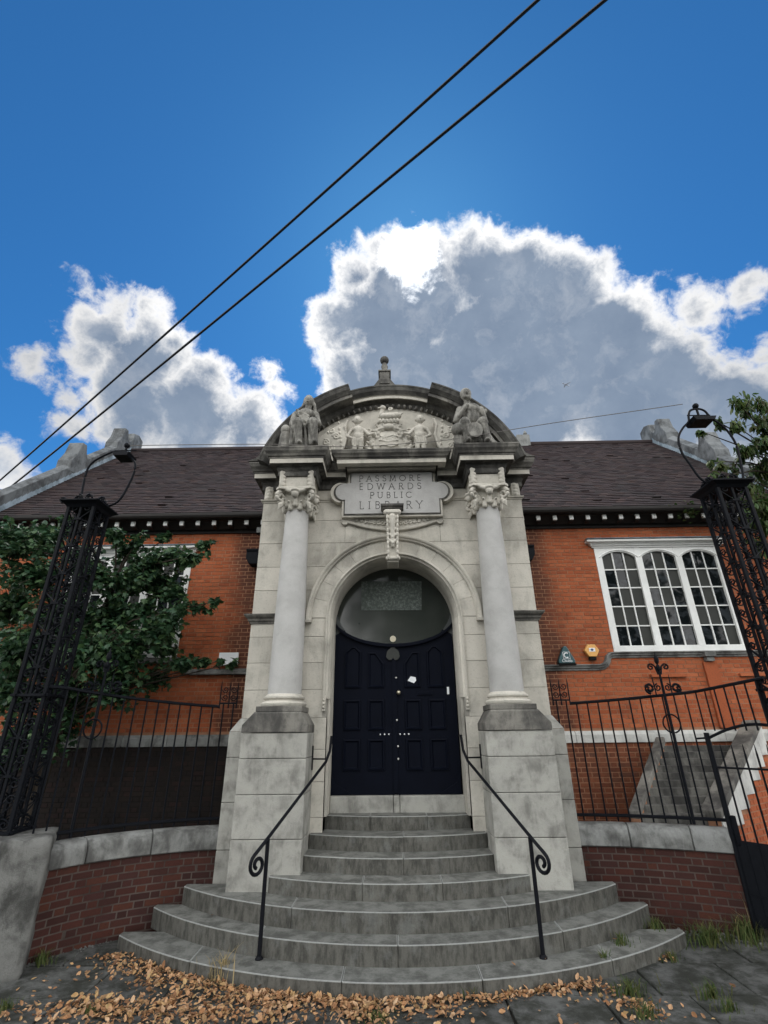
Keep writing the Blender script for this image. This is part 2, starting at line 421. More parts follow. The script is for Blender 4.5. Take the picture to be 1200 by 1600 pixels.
# ------------------------------------------------------------------ ground
gm = MB(); gm.add([(-900, -900, -.03), (900, -900, -.03), (900, 900, -.03), (-900, 900, -.03)], [(0, 1, 2, 3)])
gm.obj('ground', 'soil', kind='structure')
pv = bpy.data.objects.new('pavement', None); COL.objects.link(pv); pv['kind'] = 'structure'
rows = [(2.2, 3.05), (3.05, 3.85), (3.85, 4.5), (4.5, 5.12), (5.12, 5.78), (5.78, 6.45), (6.45, 7.2)]
for ry, (y0, y1) in enumerate(rows):
    xx = -6.2 + R.uniform(-.5, .3)
    while xx < 6.2:
        w = R.uniform(.65, 1.15); x1 = xx+w; gp = .009
        js = [R.uniform(-.012, .012) for _ in range(8)]
        dz = R.uniform(-.006, .004); tl = R.uniform(-.004, .004)
        poly = [(xx+gp+js[0], y0+gp+js[1]), (x1-gp+js[2], y0+gp+js[3]), (x1-gp+js[4], y1-gp+js[5]), (xx+gp+js[6], y1-gp+js[7])]
        MB().slab(poly, -.05, dz+tl).obj('paving_slab', 'paving', pv, bevel=.008)
        xx = x1

# ------------------------------------------------------------------ entrance steps
ST = thing('entrance_steps', 'curved flight of worn grey stone steps fanning out below the black double door', 'steps')
#      front Y, radius, end X, top z, stones, back Y
steps = [(5.697, 4.82, 3.15, .120, 5, 6.9), (6.006, 4.25, 2.93, .289, 4, 7.25), (6.277, 3.99, 2.63, .471, 3, 7.35), (6.609, 3.61, 1.53, .632, 3, 7.6),
         (6.954, 3.35, 1.165, .796, 2, 7.8), (7.288, 3.1, 1.16, .961, 2, 8.0), (7.673, 3.0, 1.02, 1.126, 3, 8.25)]
zb = -.06
for i, (yf, rr, xe, zt, ns, yb) in enumerate(steps):
    cyy = yf+rr; ae = math.asin(xe/rr)
    cuts = [-1]+sorted(-1+2*(j+R.uniform(-.13, .13))/ns for j in range(1, ns))+[1]
    for j in range(ns):
        a0, a1 = cuts[j]*ae+.0003, cuts[j+1]*ae-.0003
        pts = [(rr*math.sin(a0+(a1-a0)*t/14), cyy-rr*math.cos(a0+(a1-a0)*t/14)) for t in range(15)]
        x0, x1 = pts[0][0], pts[-1][0]
        ybk = max(yb, pts[0][1]+.1, pts[-1][1]+.1)
        poly = pts+[(x1, ybk), (x0, ybk)]
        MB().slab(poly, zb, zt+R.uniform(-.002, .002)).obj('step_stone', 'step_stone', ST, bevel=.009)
    zb = zt-.03
for x0, x1 in ((-.96, -.055), (-.05, .038), (.043, .97)):
    MB().box(x0, x1, 8.0, 8.4, 1.1, 1.333).obj('threshold_stone', 'plinth_stone', ST, bevel=.012)

# ------------------------------------------------------------------ stone portal
PT = thing('entrance_portal', 'tall pale stone baroque entrance with two columns and a curved pediment', 'portal')
YW = 7.6; ZC = 3.80
def outer(z, r): return math.sqrt(max(0, r*r-(z-ZC)**2))
# backing masonry (seen only in the joints)
half = [(2.222, .3), (2.222, 5.84), (0, 5.84)]+[(1.0*math.sin(PI/2*t/24), ZC+1.0*math.cos(PI/2*t/24)) for t in range(25)]+[(1.0, .3)]
mb = MB(); mb.prism(half, YW+.006, 8.5); mb.prism([(-x, z) for x, z in half], YW+.006, 8.5)
mb.obj('wall_core', 'stone_joint', PT)
mb = MB()
for sx in (-1, 1): mb.box(min(sx*1.3, sx*2.225), max(sx*1.3, sx*2.225), 8.5, 9.6, 0, 6.5)
mb.obj('side_wall', 'limestone', PT)
zs = [2.36, 2.745, 3.13, 3.515, 3.86, 4.25, 4.64, 5.05, 5.46, 5.84]
J = .003
for sx in (-1, 1):
    for i in range(len(zs)-1):
        z0, z1 = zs[i]+J, zs[i+1]-J
        xm = 1.56+(.05 if i % 2 else -.05)
        def blk(poly, y1=7.95):
            MB().prism([(sx*x, z) for x, z in poly], YW-R.uniform(0, .003), y1).obj('wall_block', 'limestone', PT, bevel=.004)
        blk([(xm+J, z0), (2.23, z0), (2.23, z1), (xm+J, z1)], 8.499)
        if z1 < ZC: blk([(1.062, z0), (xm-J, z0), (xm-J, z1), (1.062, z1)])
        elif z0 < ZC+1.37:
            e = [(max(outer(z0+(z1-z0)*t/8, 1.285), .05), z0+(z1-z0)*t/8) for t in range(9)]
            if i >= 6:
                e2 = [p for p in e if p[0] < .82]
                xs = .80 if i == 7 else .95
                e_in = [(min(x, xs-J), z) for x, z in e]
                blk([(xs+J, z0), (xm-J, z0), (xm-J, z1), (xs+J, z1)]) if e[0][0] < xs else blk(e[::-1]+[(xm-J, z0), (xm-J, z1)])
                if e[-1][0] < xs:
                    lo = [p for p in e if p[0] < xs]
                    blk([(xs-J, max(z0, lo[0][1])), (xs-J, z1)]+lo[::-1])
            else: blk(e[::-1]+[(xm-J, z0), (xm-J, z1)])
        else:
            blk([(.02, z0), (.80-J, z0), (.80-J, z1), (.02, z1)]); blk([(.80+J, z0), (xm-J, z0), (xm-J, z1), (.80+J, z1)])
for sx in (-1, 1):
    x0, x1 = sorted((sx*1.062, sx*1.282)); MB().box(x0, x1, YW-.002, 7.95, 3.518, 3.797).obj('wall_block', 'limestone', PT, bevel=.004)
# jamb blocks below the spring, then voussoirs, hood, inner mouldings
for sx in (-1, 1):
    zj = [.75, 1.13, 1.55, 1.95, 2.36]
    for i in range(4):
        x0, x1 = sorted((sx*1.0, sx*1.3)); MB().box(x0, x1, YW-.002*i, 8.3, zj[i]+J, zj[i+1]-J).obj('jamb_block', 'limestone', PT, bevel=.005)
NV = 13
for k in range(NV):
    a0 = PI*k/NV+.0012; a1 = PI*(k+1)/NV-.0012
    MB().arc([(1.055, YW-.012), (1.29, YW-.012), (1.29, YW+.3), (1.055, YW+.3)], (0, ZC), a0, a1, 8).obj('voussoir', 'limestone', PT, bevel=.003)
mb = MB(); mb.arc([(1.285, YW+.05), (1.285, YW-.035), (1.30, YW-.05), (1.315, YW-.05), (1.325, YW-.07), (1.345, YW-.085), (1.365, YW-.085), (1.372, YW-.07), (1.372, YW+.05)], (0, ZC-.01), -.03, PI+.03, 64)
for sx in (-1, 1):
    x0, x1 = sorted((sx*1.283, sx*1.40)); mb.box(x0, x1, YW-.088, YW+.02, 3.722, 3.762)
mb.obj('hood_mould', 'limestone', PT, smooth=True)
mb = MB()
pr = [(1.068, YW+.02), (1.068, YW-.03), (1.055, YW-.04), (1.035, YW-.04), (1.025, YW-.012), (1.01, YW), (.995, YW), (.99, YW+.04), (.975, YW+.06), (.965, YW+.10), (.962, YW+.55), (1.068, YW+.55)]
mb.arc(pr, (0, ZC), 0, PI, 64)
for sx in (-1, 1):
    n0 = len(mb.v); n = len(pr)
    mb.add([(sx*r, y, ZC) for r, y in pr]+[(sx*r, y, 2.62) for r, y in pr], [(j, (j+1) % n, (j+1) % n+n, j+n) for j in range(n)]+[tuple(range(n, 2*n))])
    x0, x1 = sorted((sx*.963, sx*1.0)); mb.box(x0, x1, YW+.1, YW+.55, 1.126, 2.64)
mb.obj('archivolt', 'limestone', PT, smooth=True)
mb = MB()
for sx in (-1, 1):
    for dz in (0, .05, .10): mb.ball((sx*1.045, YW-.03, 2.60-dz), (.022, .02, .024), 8, 6)
    x0, x1 = sorted((sx*1.02, sx*1.07)); mb.box(x0, x1, YW-.03, YW, 2.45, 2.66)
mb.obj('jamb_drop', 'limestone', PT, smooth=True)
# string course on the piers
for sx in (-1, 1):
    mb = MB(); pth = [(-2.23, 8.9), (-2.23, YW), (-1.40, YW)] if sx < 0 else [(1.40, YW), (2.23, YW), (2.23, 8.9)]
    mb.sweep([(0, 3.72), (.02, 3.72), (.025, 3.745), (.045, 3.76), (.05, 3.79), (.085, 3.82), (.10, 3.845), (.10, 3.86), (0, 3.872)], pth); mb.obj('string_course', 'weathered_stone', PT)
# lower plinth and column pedestals
for sx in (-1, 1):
    zz = [.25, .82, 1.0, 1.46, 1.87, 2.19]
    for i in range(5):
        if i == 0: a, c2 = .25, .985
        else: a, c2 = [(.985, 1.46), (1.46, 1.865), (1.865, 2.17), (2.17, 2.36)][i-1]
        zo = [(.25, .80), (.80, 1.33), (1.33, 1.865), (1.865, 2.19), (2.19, 2.362)][i]
        x0, x1 = 2.0, 2.34
        if i == 4:
            mb = MB(); mb.add([(sx*1.95, 7.45, zo[0]), (sx*2.34, 7.45, zo[0]), (sx*2.34, 8.6, zo[0]), (sx*1.95, 8.6, zo[0]),
                               (sx*1.95, 7.58, zo[1]), (sx*2.24, 7.58, zo[1]), (sx*2.24, 8.6, zo[1]), (sx*1.95, 8.6, zo[1])],
                              [(0, 1, 5, 4), (1, 2, 6, 5), (4, 5, 6, 7), (0, 3, 2, 1), (2, 3, 7, 6), (3, 0, 4, 7)])
            mb.obj('plinth_block', 'plinth_stone', PT, bevel=.008)
        else:
            x0, x1 = sorted((sx*1.6, sx*2.34)); MB().box(x0, x1, 7.45, 8.6, zo[0]+J, zo[1]-J).obj('plinth_block', 'plinth_stone', PT, bevel=.006)
        x0, x1 = sorted((sx*1.168, sx*2.04))
        if i < 4: MB().box(x0, x1, 7.0+.004*i, 7.62, a+J if i else .3, c2-J).obj('pedestal_block', 'plinth_stone', PT, bevel=.008)
    # weathered sloping cap and square base block
    xi, xo = 1.166, 2.042
    mb = MB()
    mb.add([(sx*x, y, z) for z, (a, c2, f) in ((2.173, (xi, xo, 6.995)), (2.265, (xi, xo, 6.995)), (2.405, (1.255, 1.91, 7.0)), (2.425, (1.265, 1.895, 7.01)))
            for x, y in ((a, f), (c2, f), (c2, 7.62), (a, 7.62))],
           [(k*4+j, k*4+(j+1) % 4, k*4+4+(j+1) % 4, k*4+4+j) for k in range(3) for j in range(4)]+[(12, 13, 14, 15), (3, 2, 1, 0)])
    mb.obj('pedestal_cap', 'weathered_stone', PT, bevel=.008)
    c = thing('column', '', ''); del c['label']; del c['category']; c.parent = PT; c.location = (sx*1.572, 7.325, 0)
    MB().box(-.31, .31, -.31, .31, 2.427, 2.495).obj('column_plinth', 'weathered_stone', c, bevel=.006)
    MB().lathe([(.30, 2.497), (.315, 2.515), (.315, 2.54), (.30, 2.556), (.27, 2.562), (.262, 2.575), (.265, 2.59), (.285, 2.598), (.29, 2.612), (.285, 2.626), (.262, 2.634), (.252, 2.65), (.236, 2.662)], n=48).obj('column_base', 'limestone', c, True)
    prof = [(.236-.052*(t/16)**1.6, 2.66+2.83*t/16) for t in range(17)]
    MB().lathe(prof, n=48).obj('shaft', 'granite_shaft', c, True)
    # composite capital: bell, two tiers of leaves, four corner volutes, a small face
    mb = MB(); mb.lathe([(.185, 5.46), (.20, 5.50), (.19, 5.52), (.20, 5.60), (.23, 5.72), (.27, 5.78), (.27, 5.83)], n=24)
    for t in range(8):
        w = PI/8+t*PI/4
        for zz0, r0, h in ((5.48, .205, .13), (5.54, .215, .16)):
            w2 = w+(PI/8 if zz0 > 5.5 else 0)
            px, py = math.cos(w2), math.sin(w2)
            cap(mb, (px*r0, py*r0, zz0), (px*(r0+.02), py*(r0+.02), zz0+h*.7), .045, .035, 3, 6)
            cap(mb, (px*(r0+.02), py*(r0+.02), zz0+h*.7), (px*(r0+.07), py*(r0+.07), zz0+h*.8), .032, .02, 2, 6)
    for t in range(4):
        w = PI/4+t*PI/2; dx, dy = math.cos(w), math.sin(w)
        sp_ = []
        for i in range(25):
            tt = i/24; a = PI/2-tt*2.6*PI; r = .092*(1-.75*tt); sp_.append((dx*(.335+r*math.cos(a)), dy*(.335+r*math.cos(a)), 5.67+r*math.sin(a)))
        mb.tube(sp_, [.034-.012*i/24 for i in range(25)], 6)
        cap(mb, (dx*.20, dy*.20, 5.77), (dx*.33, dy*.33, 5.765), .035, .03)
        cap(mb, (dx*.34, dy*.34, 5.53), (dx*.36, dy*.36, 5.44), .035, .012)
        cap(mb, (dx*.30, dy*.30, 5.57), (dx*.33, dy*.33, 5.50), .04, .03)
        w = t*PI/2; dx, dy = math.cos(w), math.sin(w)
        mb.ball((dx*.285, dy*.285, 5.70), (.06, .06, .07)); mb.ball((dx*.285, dy*.285, 5.76), (.075, .075, .04))
        for sgn in (-1, 1): cap(mb, (dx*.27-dy*.05*sgn, dy*.27+dx*.05*sgn, 5.75), (dx*.26-dy*.16*sgn, dy*.26+dx*.16*sgn, 5.79), .04, .03)
    ab = [];
    for t in range(4):
        w = PI/4+t*PI/2
        for dw, r in ((-.12, .41), (.12, .41), (.4, .31), (PI/4, .285), (PI/2-.4, .31)): ab.append((r*math.cos(w+dw), r*math.sin(w+dw)))
    mb.slab(ab, 5.785, 5.835)
    carve('capital', mb, 'limestone', c, .0105, 2)
    # impost block with carved ends, then the carved bracket on the pier
    MB().box(-.27, .27, -.24, .28, 5.836, 6.12).obj('impost_block', 'limestone', c, bevel=.005)
    for s2 in (-1, 1):
        mb = MB()
        for dz in (0, .07, .14, .21): mb.ball((s2*.225, -.25, 5.89+dz), (.05, .03, .045)); mb.ball((s2*.27, -.19+.02*(dz > .1), 5.89+dz), (.03, .05, .045))
        cap(mb, (s2*.25, -.25, 5.87), (s2*.25, -.25, 6.11), .03, .04)
        carve('leaf_carving', mb, 'limestone', c, .012, 2)
    mb = MB()
    for dz in (0, .06, .12, .18): mb.ball((sx*2.14+R.uniform(-.01, .01), 7.58, 5.89+dz), (.055, .04, .045))
    cap(mb, (sx*2.09, 7.585, 5.88), (sx*2.09, 7.585, 6.08), .025, .03); cap(mb, (sx*2.19, 7.585, 5.88), (sx*2.19, 7.585, 6.08), .025, .03)
    carve('pier_carving', mb, 'limestone', PT, .012, 2)
    mb = MB(); pth = [(-2.23, 8.9), (-2.23, YW), (-1.0, YW)] if sx < 0 else [(1.0, YW), (2.23, YW), (2.23, 8.9)]
    mb.sweep([(0, 5.80), (.012, 5.80), (.018, 5.82), (.04, 5.835), (.045, 5.855), (0, 5.87)], pth); mb.obj('impost_mould', 'limestone', PT)
# entablature blocks and the broken cornice
mb = MB(); mb.box(-2.225, 2.225, YW, 9.6, 5.842, 6.45)
mb.box(-.77, .77, 7.36, YW+.01, 6.325, 6.60)
for sx in (-1, 1):
    x0, x1 = sorted((sx*1.29, sx*1.845)); mb.box(x0, x1, 7.09, YW+.01, 6.03, 6.45)
mb.obj('entablature', 'limestone', PT)
cpath = [(-2.235, 9.4), (-2.235, YW-.003), (-1.85, YW-.003), (-1.85, 7.087), (-1.285, 7.087), (-1.285, YW-.003), (-.80, YW-.003)]
cpath2 = [(-x, y) for x, y in cpath[::-1]]
cprof = [(0, 6.03), (.03, 6.04), (.035, 6.07), (.03, 6.12), (.055, 6.16), (.06, 6.20), (.155, 6.215), (.158, 6.30), (.168, 6.302), (.17, 6.325), (.19, 6.335), (.205, 6.37), (.235, 6.41), (.245, 6.455), (.25, 6.458), (.25, 6.487), (0, 6.50)]
CO = bpy.data.objects.new('cornice', None); COL.objects.link(CO); CO.parent = PT
cen = [(-.775, 7.75), (-.775, 7.357), (.775, 7.357), (.775, 7.75)]
bed = [p for p in cprof if p[1] < 6.2155]; fas = [(.03, 6.2152), (.155, 6.2152), (.158, 6.305), (.03, 6.3052)]; hi = [(0, 6.3055)]+[p for p in cprof if p[1] > 6.301]
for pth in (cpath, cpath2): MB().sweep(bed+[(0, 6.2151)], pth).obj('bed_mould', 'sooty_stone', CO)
MB().sweep(fas, cpath).sweep(fas, cpath2).sweep([(u, 6.345+(z-6.2152)*.85) for u, z in fas], cen).obj('corona', 'limestone', CO)
MB().sweep(hi, cpath).sweep(hi, cpath2).sweep([(u, 6.4225+(z-6.3055)*.80) for u, z in hi], cen).obj('cymatium', 'weathered_stone', CO)
# plaque with eared frame
PQ = bpy.data.objects.new('name_plaque', None); COL.objects.link(PQ); PQ.parent = PT
def ear(off):
    a, zb_, zt = .80+off, 5.515-off, 6.285
    pts = [(-a, zb_), (a, zb_), (a, 5.78-off*.3)]
    cx, cz, rr = a-.02, 5.93, .155+off*.8
    pts += [(cx+.03+rr*math.sin(w), cz-rr*math.cos(w)) for w in [PI*(.06+.88*t/14) for t in range(15)]]
    pts += [(a-.10, 6.10+off*.2), (a-.10, zt)]
    return pts+[(-x, z) for x, z in pts[:1:-1]]
fr = ear(.055); inn = ear(0)
mb = MB(); mb.prism(fr, 7.48, YW-.001); mb.obj('plaque_frame', 'limestone', PQ, bevel=.012)
mb = MB(); mb.prism(ear(.02), 7.465, 7.481); mb.obj('frame_bead', 'weathered_stone', PQ, bevel=.006)
mb = MB(); mb.prism(inn, 7.455, 7.466); mb.obj('plaque_face', 'granite_shaft', PQ)
# incised roman capitals (each line is one inscription piece)
def glyphs():
    def A(c, r, a0, a1, n=14, sy=1.0): return [(c[0]+r*math.cos(math.radians(a0+(a1-a0)*i/n)), c[1]+sy*r*math.sin(math.radians(a0+(a1-a0)*i/n))) for i in range(n+1)]
    D = {}
    D['P'] = (.62, [[(.12, 0), (.12, 1)], [(.12, 1), (.36, 1)]+A((.36, .74), .26, 90, -90)+[(.12, .48)]], [(.12, 0)])
    D['A'] = (.86, [[(.04, 0), (.43, 1)], [(.43, 1), (.82, 0)], [(.2, .38), (.66, .38)]], [(.04, 0), (.82, 0)])
    D['S'] = (.58, [[(.50, .86)]+A((.30, .76), .23, 30, 250, 14)+A((.29, .26), .26, 80, -150, 16)+[(.06, .12)]], [])
    D['M'] = (1.0, [[(.1, 0), (.16, 1)], [(.16, 1), (.5, .1)], [(.5, .1), (.84, 1)], [(.84, 1), (.9, 0)]], [(.1, 0), (.9, 0)])
    D['O'] = (1.0, [A((.5, .5), .47, 0, 360, 30)], [])
    D['R'] = (.70, [[(.12, 0), (.12, 1)], [(.12, 1), (.34, 1)]+A((.34, .76), .24, 90, -90)+[(.12, .52)], [(.34, .52), (.68, 0)]], [(.12, 0), (.68, 0)])
    D['E'] = (.58, [[(.12, 0), (.12, 1)], [(.12, 1), (.52, 1)], [(.12, .54), (.46, .54)], [(.12, 0), (.54, 0)]], [])
    D['D'] = (.88, [[(.12, 0), (.12, 1)], [(.12, 1), (.34, 1)]+A((.34, .5), .5, 90, -90, 20)+[(.12, 0)]], [])
    D['W'] = (1.16, [[(.04, 1), (.3, 0)], [(.3, 0), (.58, 1)], [(.58, 1), (.86, 0)], [(.86, 0), (1.12, 1)]], [(.04, 1), (1.12, 1)])
    D['U'] = (.86, [[(.12, 1), (.12, .34)]+A((.43, .32), .31, 180, 360, 14)+[(.74, 1)]], [(.12, 1), (.74, 1)])
    D['B'] = (.62, [[(.12, 0), (.12, 1)], [(.12, 1), (.32, 1)]+A((.32, .77), .23, 90, -90)+[(.12, .54)], [(.32, .54)]+A((.32, .27), .27, 90, -90)+[(.12, 0)]], [])
    D['L'] = (.56, [[(.12, 1), (.12, 0)], [(.12, 0), (.52, 0)], [(.52, 0), (.54, .12)]], [(.12, 1)])
    D['I'] = (.26, [[(.13, 0), (.13, 1)]], [(.13, 0), (.13, 1)])
    D['C'] = (.82, [A((.5, .5), .47, 45, 315, 22)], [])
    D['Y'] = (.78, [[(.03, 1), (.39, .5)], [(.75, 1), (.39, .5)], [(.39, .5), (.39, 0)]], [(.03, 1), (.75, 1), (.39, 0)])
    return D
GL = glyphs()
def lettering(text, x0, x1, z0, z1, y, material, parent, name='inscription', w=.0095):
    h = z1-z0; wid = sum(GL[c][0] for c in text); gap = ((x1-x0)-wid*h)/(len(text)-1)
    mb = MB(); x = x0
    def stroke(a, b, ww):
        t = Vector((b[0]-a[0], b[1]-a[1]));
        if t.length < 1e-6: return
        t.normalize(); n = Vector((-t.y, t.x))*ww/2; e = t*ww*.3
        mb.prism([(a[0]-n.x-e.x, a[1]-n.y-e.y), (b[0]-n.x+e.x, b[1]-n.y+e.y), (b[0]+n.x+e.x, b[1]+n.y+e.y), (a[0]+n.x-e.x, a[1]+n.y-e.y)], y-R.uniform(.002, .0035), y+.002)
    for ch in text:
        gw, st, serif = GL[ch]
        for pl in st:
            for i in range(len(pl)-1): stroke((x+pl[i][0]*h, z0+pl[i][1]*h), (x+pl[i+1][0]*h, z0+pl[i+1][1]*h), w)
        for sx_, sz in serif: stroke((x+sx_*h-.016, z0+sz*h), (x+sx_*h+.016, z0+sz*h), w*.8)
        x += gw*h+gap
    return mb.obj(name, material, parent)
OX = -.03
lettering('PASSMORE', -.535+OX, .535+OX, 6.125, 6.235, 7.455, 'letter_cut', PQ)
lettering('EDWARDS', -.53+OX, .535+OX, 5.965, 6.08, 7.455, 'letter_cut', PQ)
lettering('PUBLIC', -.345+OX, .36+OX, 5.80, 5.91, 7.455, 'letter_cut', PQ)
lettering('LIBRARY', -.525+OX, .545+OX, 5.60, 5.735, 7.455, 'letter_cut', PQ)
# keystone console and scroll brackets under the plaque
mb = MB(); mb.prism([(-.105, 5.50), (.105, 5.50), (.088, 4.60), (-.088, 4.60)], 7.30, 7.62)
for t in range(11):
    z = 5.42-.075*t; y = 7.27-.045*math.sin(t/10*PI)-.02*math.cos(t/10*2*PI)
    for xx_ in (-.085, .085): mb.ball((xx_*(1-.016*t), y, z), (.022, .03, .045), 8, 6)
cap(mb, (-.10, 7.25, 5.44), (.10, 7.25, 5.44), .05); cap(mb, (0, 7.25, 5.36), (0, 7.26, 4.86), .055, .03)
for t in range(5):
    for s2 in (-1, 1): cap(mb, (0, 7.24, 5.30-.1*t), (s2*.065, 7.25, 5.37-.1*t), .028, .014, 3, 6)
cap(mb, (-.085, 7.29, 4.66), (.085, 7.29, 4.66), .035)
carve('keystone', mb, 'limestone', PT, .0105, 2)
mb = MB(); mb.sweep([(0, 5.505), (.02, 5.51), (.03, 5.535), (.055, 5.55), (.06, 5.585), (0, 5.60)], [(-.13, 7.62), (-.13, 7.28), (.13, 7.28), (.13, 7.62)]); mb.box(-.13, .13, 7.28, 7.62, 5.50, 5.597)
mb.obj('keystone_cap', 'weathered_stone', PT)
for sx in (-1, 1):
    mb = MB()
    top = [(sx*(.10+.68*t/16), 7.57, 5.455-.02*math.sin(t/16*PI*2)) for t in range(17)]
    low = [(sx*(.10+.68*t/16), 7.57, 5.255+.165*(t/16)**.9-.03*math.sin(t/16*PI)) for t in range(17)]
    mb.tube(top, .024); mb.tube(low, .028); mb.tube(spiral((sx*.80, 7.565, 5.41), .055, .012, 1.6, PI/2, n=24, sgn=-sx), .022)
    mb.ball((sx*.80, 7.57, 5.41), (.045, .03, .045))
    mb.prism([(p[0], p[2]) for p in top]+[(p[0], p[2]) for p in low[::-1]], 7.56, 7.62)
    for t in range(7):
        xx_ = sx*(.15+.075*t); mb.tube(spiral((xx_, 7.55, 5.365+.012*t), .042-.003*t, .01, 1.2, t, n=12), .014, 5)
    carve('scroll_bracket', mb, 'limestone', PT, .0085, 1)

# pediment
PD = bpy.data.objects.new('pediment', None); COL.objects.link(PD); PD.parent = PT
PZ = 5.75
def pedprof(yf):
    return [(2.40, 8.2), (2.40, yf), (2.375, yf), (2.36, yf+.012), (2.30, yf+.03), (2.25, yf+.075), (2.235, yf+.085), (2.225, yf+.105), (2.165, yf+.105), (2.16, yf+.12), (2.155, yf+.30), (2.10, yf+.33), (2.05, yf+.34), (2.04, 8.2)]
aa = math.asin(.74/2.4)
AM = math.acos(.77/2.40)
for k, (a0, a1, yf) in enumerate(((aa-.02, AM, 7.18), (AM, PI-AM, 7.385), (PI-AM, PI-aa+.02, 7.18))):
    pr = pedprof(yf); pr = [(r if r > 2.1 else r, min(y, 8.2)) for r, y in pr]
    fascia = [(2.40, 8.2)]+[p for p in pr if p[0] >= 2.234 and p[1] < 8.2]+[(2.234, 8.2)]
    MB().arc(fascia, (0, PZ), a0, a1, 30).obj('pediment_cyma', 'sooty_stone', PD)
    band = [(2.2335, 8.2), (2.2335, yf+.086), (2.225, yf+.105), (2.165, yf+.105), (2.165, 8.2)]
    MB().arc(band, (0, PZ), a0, a1, 30).obj('pediment_fillet', 'limestone' if k == 1 else 'weathered_stone', PD)
    soff = [(2.1645, 8.2), (2.1645, yf+.13), (2.155, min(yf+.33, 7.62)), (2.10, min(yf+.37, 7.64)), (2.04, 7.655), (2.04, 8.2)]
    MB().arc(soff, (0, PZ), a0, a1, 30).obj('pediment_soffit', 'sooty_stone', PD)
egg = MB(); egg.ball((0, 0, 0), (.034, .045, .045), 8, 6); eggme = egg.mesh('egg_ornament', 'weathered_stone', True)
for t in range(44):
    a = aa+.12+(PI-2*aa-.24)*t/43
    link('egg_ornament', eggme, PD, loc=(2.07*math.cos(a), 7.62, PZ+2.07*math.sin(a)), rot=(0, PI/2-a, 0))
seg = [(2.06*math.cos(a0_), PZ+2.06*math.sin(a0_)) for a0_ in [math.asin(.70/2.06)+(PI-2*math.asin(.70/2.06))*t/40 for t in range(41)]]
MB().prism(seg, 7.66, 8.1).obj('tympanum', 'limestone', PD)
back = [(2.395*math.cos(a0_), PZ+2.395*math.sin(a0_)) for a0_ in [aa-.02+(PI-2*aa+.04)*t/40 for t in range(41)]]
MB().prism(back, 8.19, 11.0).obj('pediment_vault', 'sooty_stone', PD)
for sx in (-1, 1):   # flared lead-dressed foot running out to the cornice end
    pts = [(sx*2.10, 6.93), (sx*2.16, 6.78), (sx*2.26, 6.64), (sx*2.40, 6.55), (sx*2.50, 6.505), (sx*2.10, 6.505)]
    MB().prism(pts, 7.34, 9.3).obj('pediment_foot', 'sooty_stone', PD)
# finial
mb = MB(); mb.prism([(-.21, 8.14), (.21, 8.14), (.10, 8.31), (-.10, 8.31)], 7.4, 7.75); mb.box(-.095, .095, 7.42, 7.7, 8.30, 8.50); mb.box(-.12, .12, 7.40, 7.72, 8.49, 8.525)
mb.prism([(-.10, 8.18), (.10, 8.18), (0, 8.29)], 7.385, 7.41)
mb.obj('finial_block', 'sooty_stone', PT, bevel=.006)
FN = MB().lathe([(.075, 8.525), (.06, 8.55), (.052, 8.66), (.068, 8.72), (.05, 8.78), (.045, 8.80)], (0, 7.56, 0), 20).ball((0, 7.56, 8.885), .088, 16, 12).obj('finial', 'weathered_stone', PT, True)
for o in (FN, ): o.location.x = -.10
for o in PT.children:
    if o.name.startswith('finial_block'): o.location.x = -.10

# relief in the tympanum: shield, crest beast, mantling, two standing boys, side scroll panels
mb = MB()
mb.ball((-.04, 7.63, 6.98), (.30, .07, .29), 24, 14); mb.ball((-.04, 7.615, 6.98), (.24, .075, .23), 24, 14)
mb.tube([(-.04+.29*math.cos(w), 7.60, 6.98+.28*math.sin(w)) for w in [2*PI*t/36 for t in range(37)]], .026)
for t in range(3): mb.tube([(-.22+.36*i/8, 7.545, 6.88+.1*t+.02*math.sin(i+t)) for i in range(9)], .014, 5)
mb.tube(spiral((-.14, 7.55, 7.02), .06, .015, 1.5, 0, n=18), .014, 5); mb.tube(spiral((.07, 7.55, 7.02), .06, .015, 1.5, 1, n=18), .014, 5)
for s2 in (-1, 1):
    for t in range(4):
        mb.tube(spiral((-.04+s2*(.33+.04*(t % 2)), 7.60, 6.80+.14*t), .075, .015, 1.3, t*1.3, n=16, sgn=s2), .024, 6)
    cap(mb, (-.04+s2*.06, 7.57, 7.28), (-.04+s2*.30, 7.58, 7.22), .035, .02); cap(mb, (-.04+s2*.10, 7.56, 7.34), (-.04+s2*.24, 7.58, 7.36), .03, .018)
mb.ball((-.04, 7.58, 7.30), (.13, .07, .07)); cap(mb, (-.2, 7.58, 7.31), (.12, 7.58, 7.31), .028)
for s2 in (-1, 1):      # leafy mantling that fills the field round the shield
    for t in range(7):
        w = .25+t*.33; cx_, cz_ = -.04+s2*(.34+.05*(t % 2))*math.cos(w*.55), 6.74+.085*t
        cap(mb, (cx_, 7.60, cz_), (cx_+s2*.10, 7.575, cz_+.075), .045, .018, 4, 6); mb.ball((cx_+s2*.03, 7.57, cz_+.05), (.035, .03, .05), 8, 6)
o = carve('shield', mb, 'limestone', PD, .0105, 2); o.location.y = -.035
mb = MB()   # swan-like crest beast lying on a coronet
mb.ball((0, 7.56, 7.50), (.20, .09, .075), 16, 10); mb.ball((.12, 7.56, 7.52), (.12, .08, .07))
cap(mb, (-.15, 7.54, 7.53), (-.12, 7.52, 7.64), .045, .035); mb.ball((-.11, 7.51, 7.67), (.06, .05, .045)); cap(mb, (-.15, 7.50, 7.665), (-.20, 7.49, 7.655), .02, .012)
cap(mb, (.16, 7.54, 7.52), (.26, 7.55, 7.58), .04, .015); mb.tube(spiral((.03, 7.52, 7.64), .045, .015, 1.2, 0, n=16), .016)
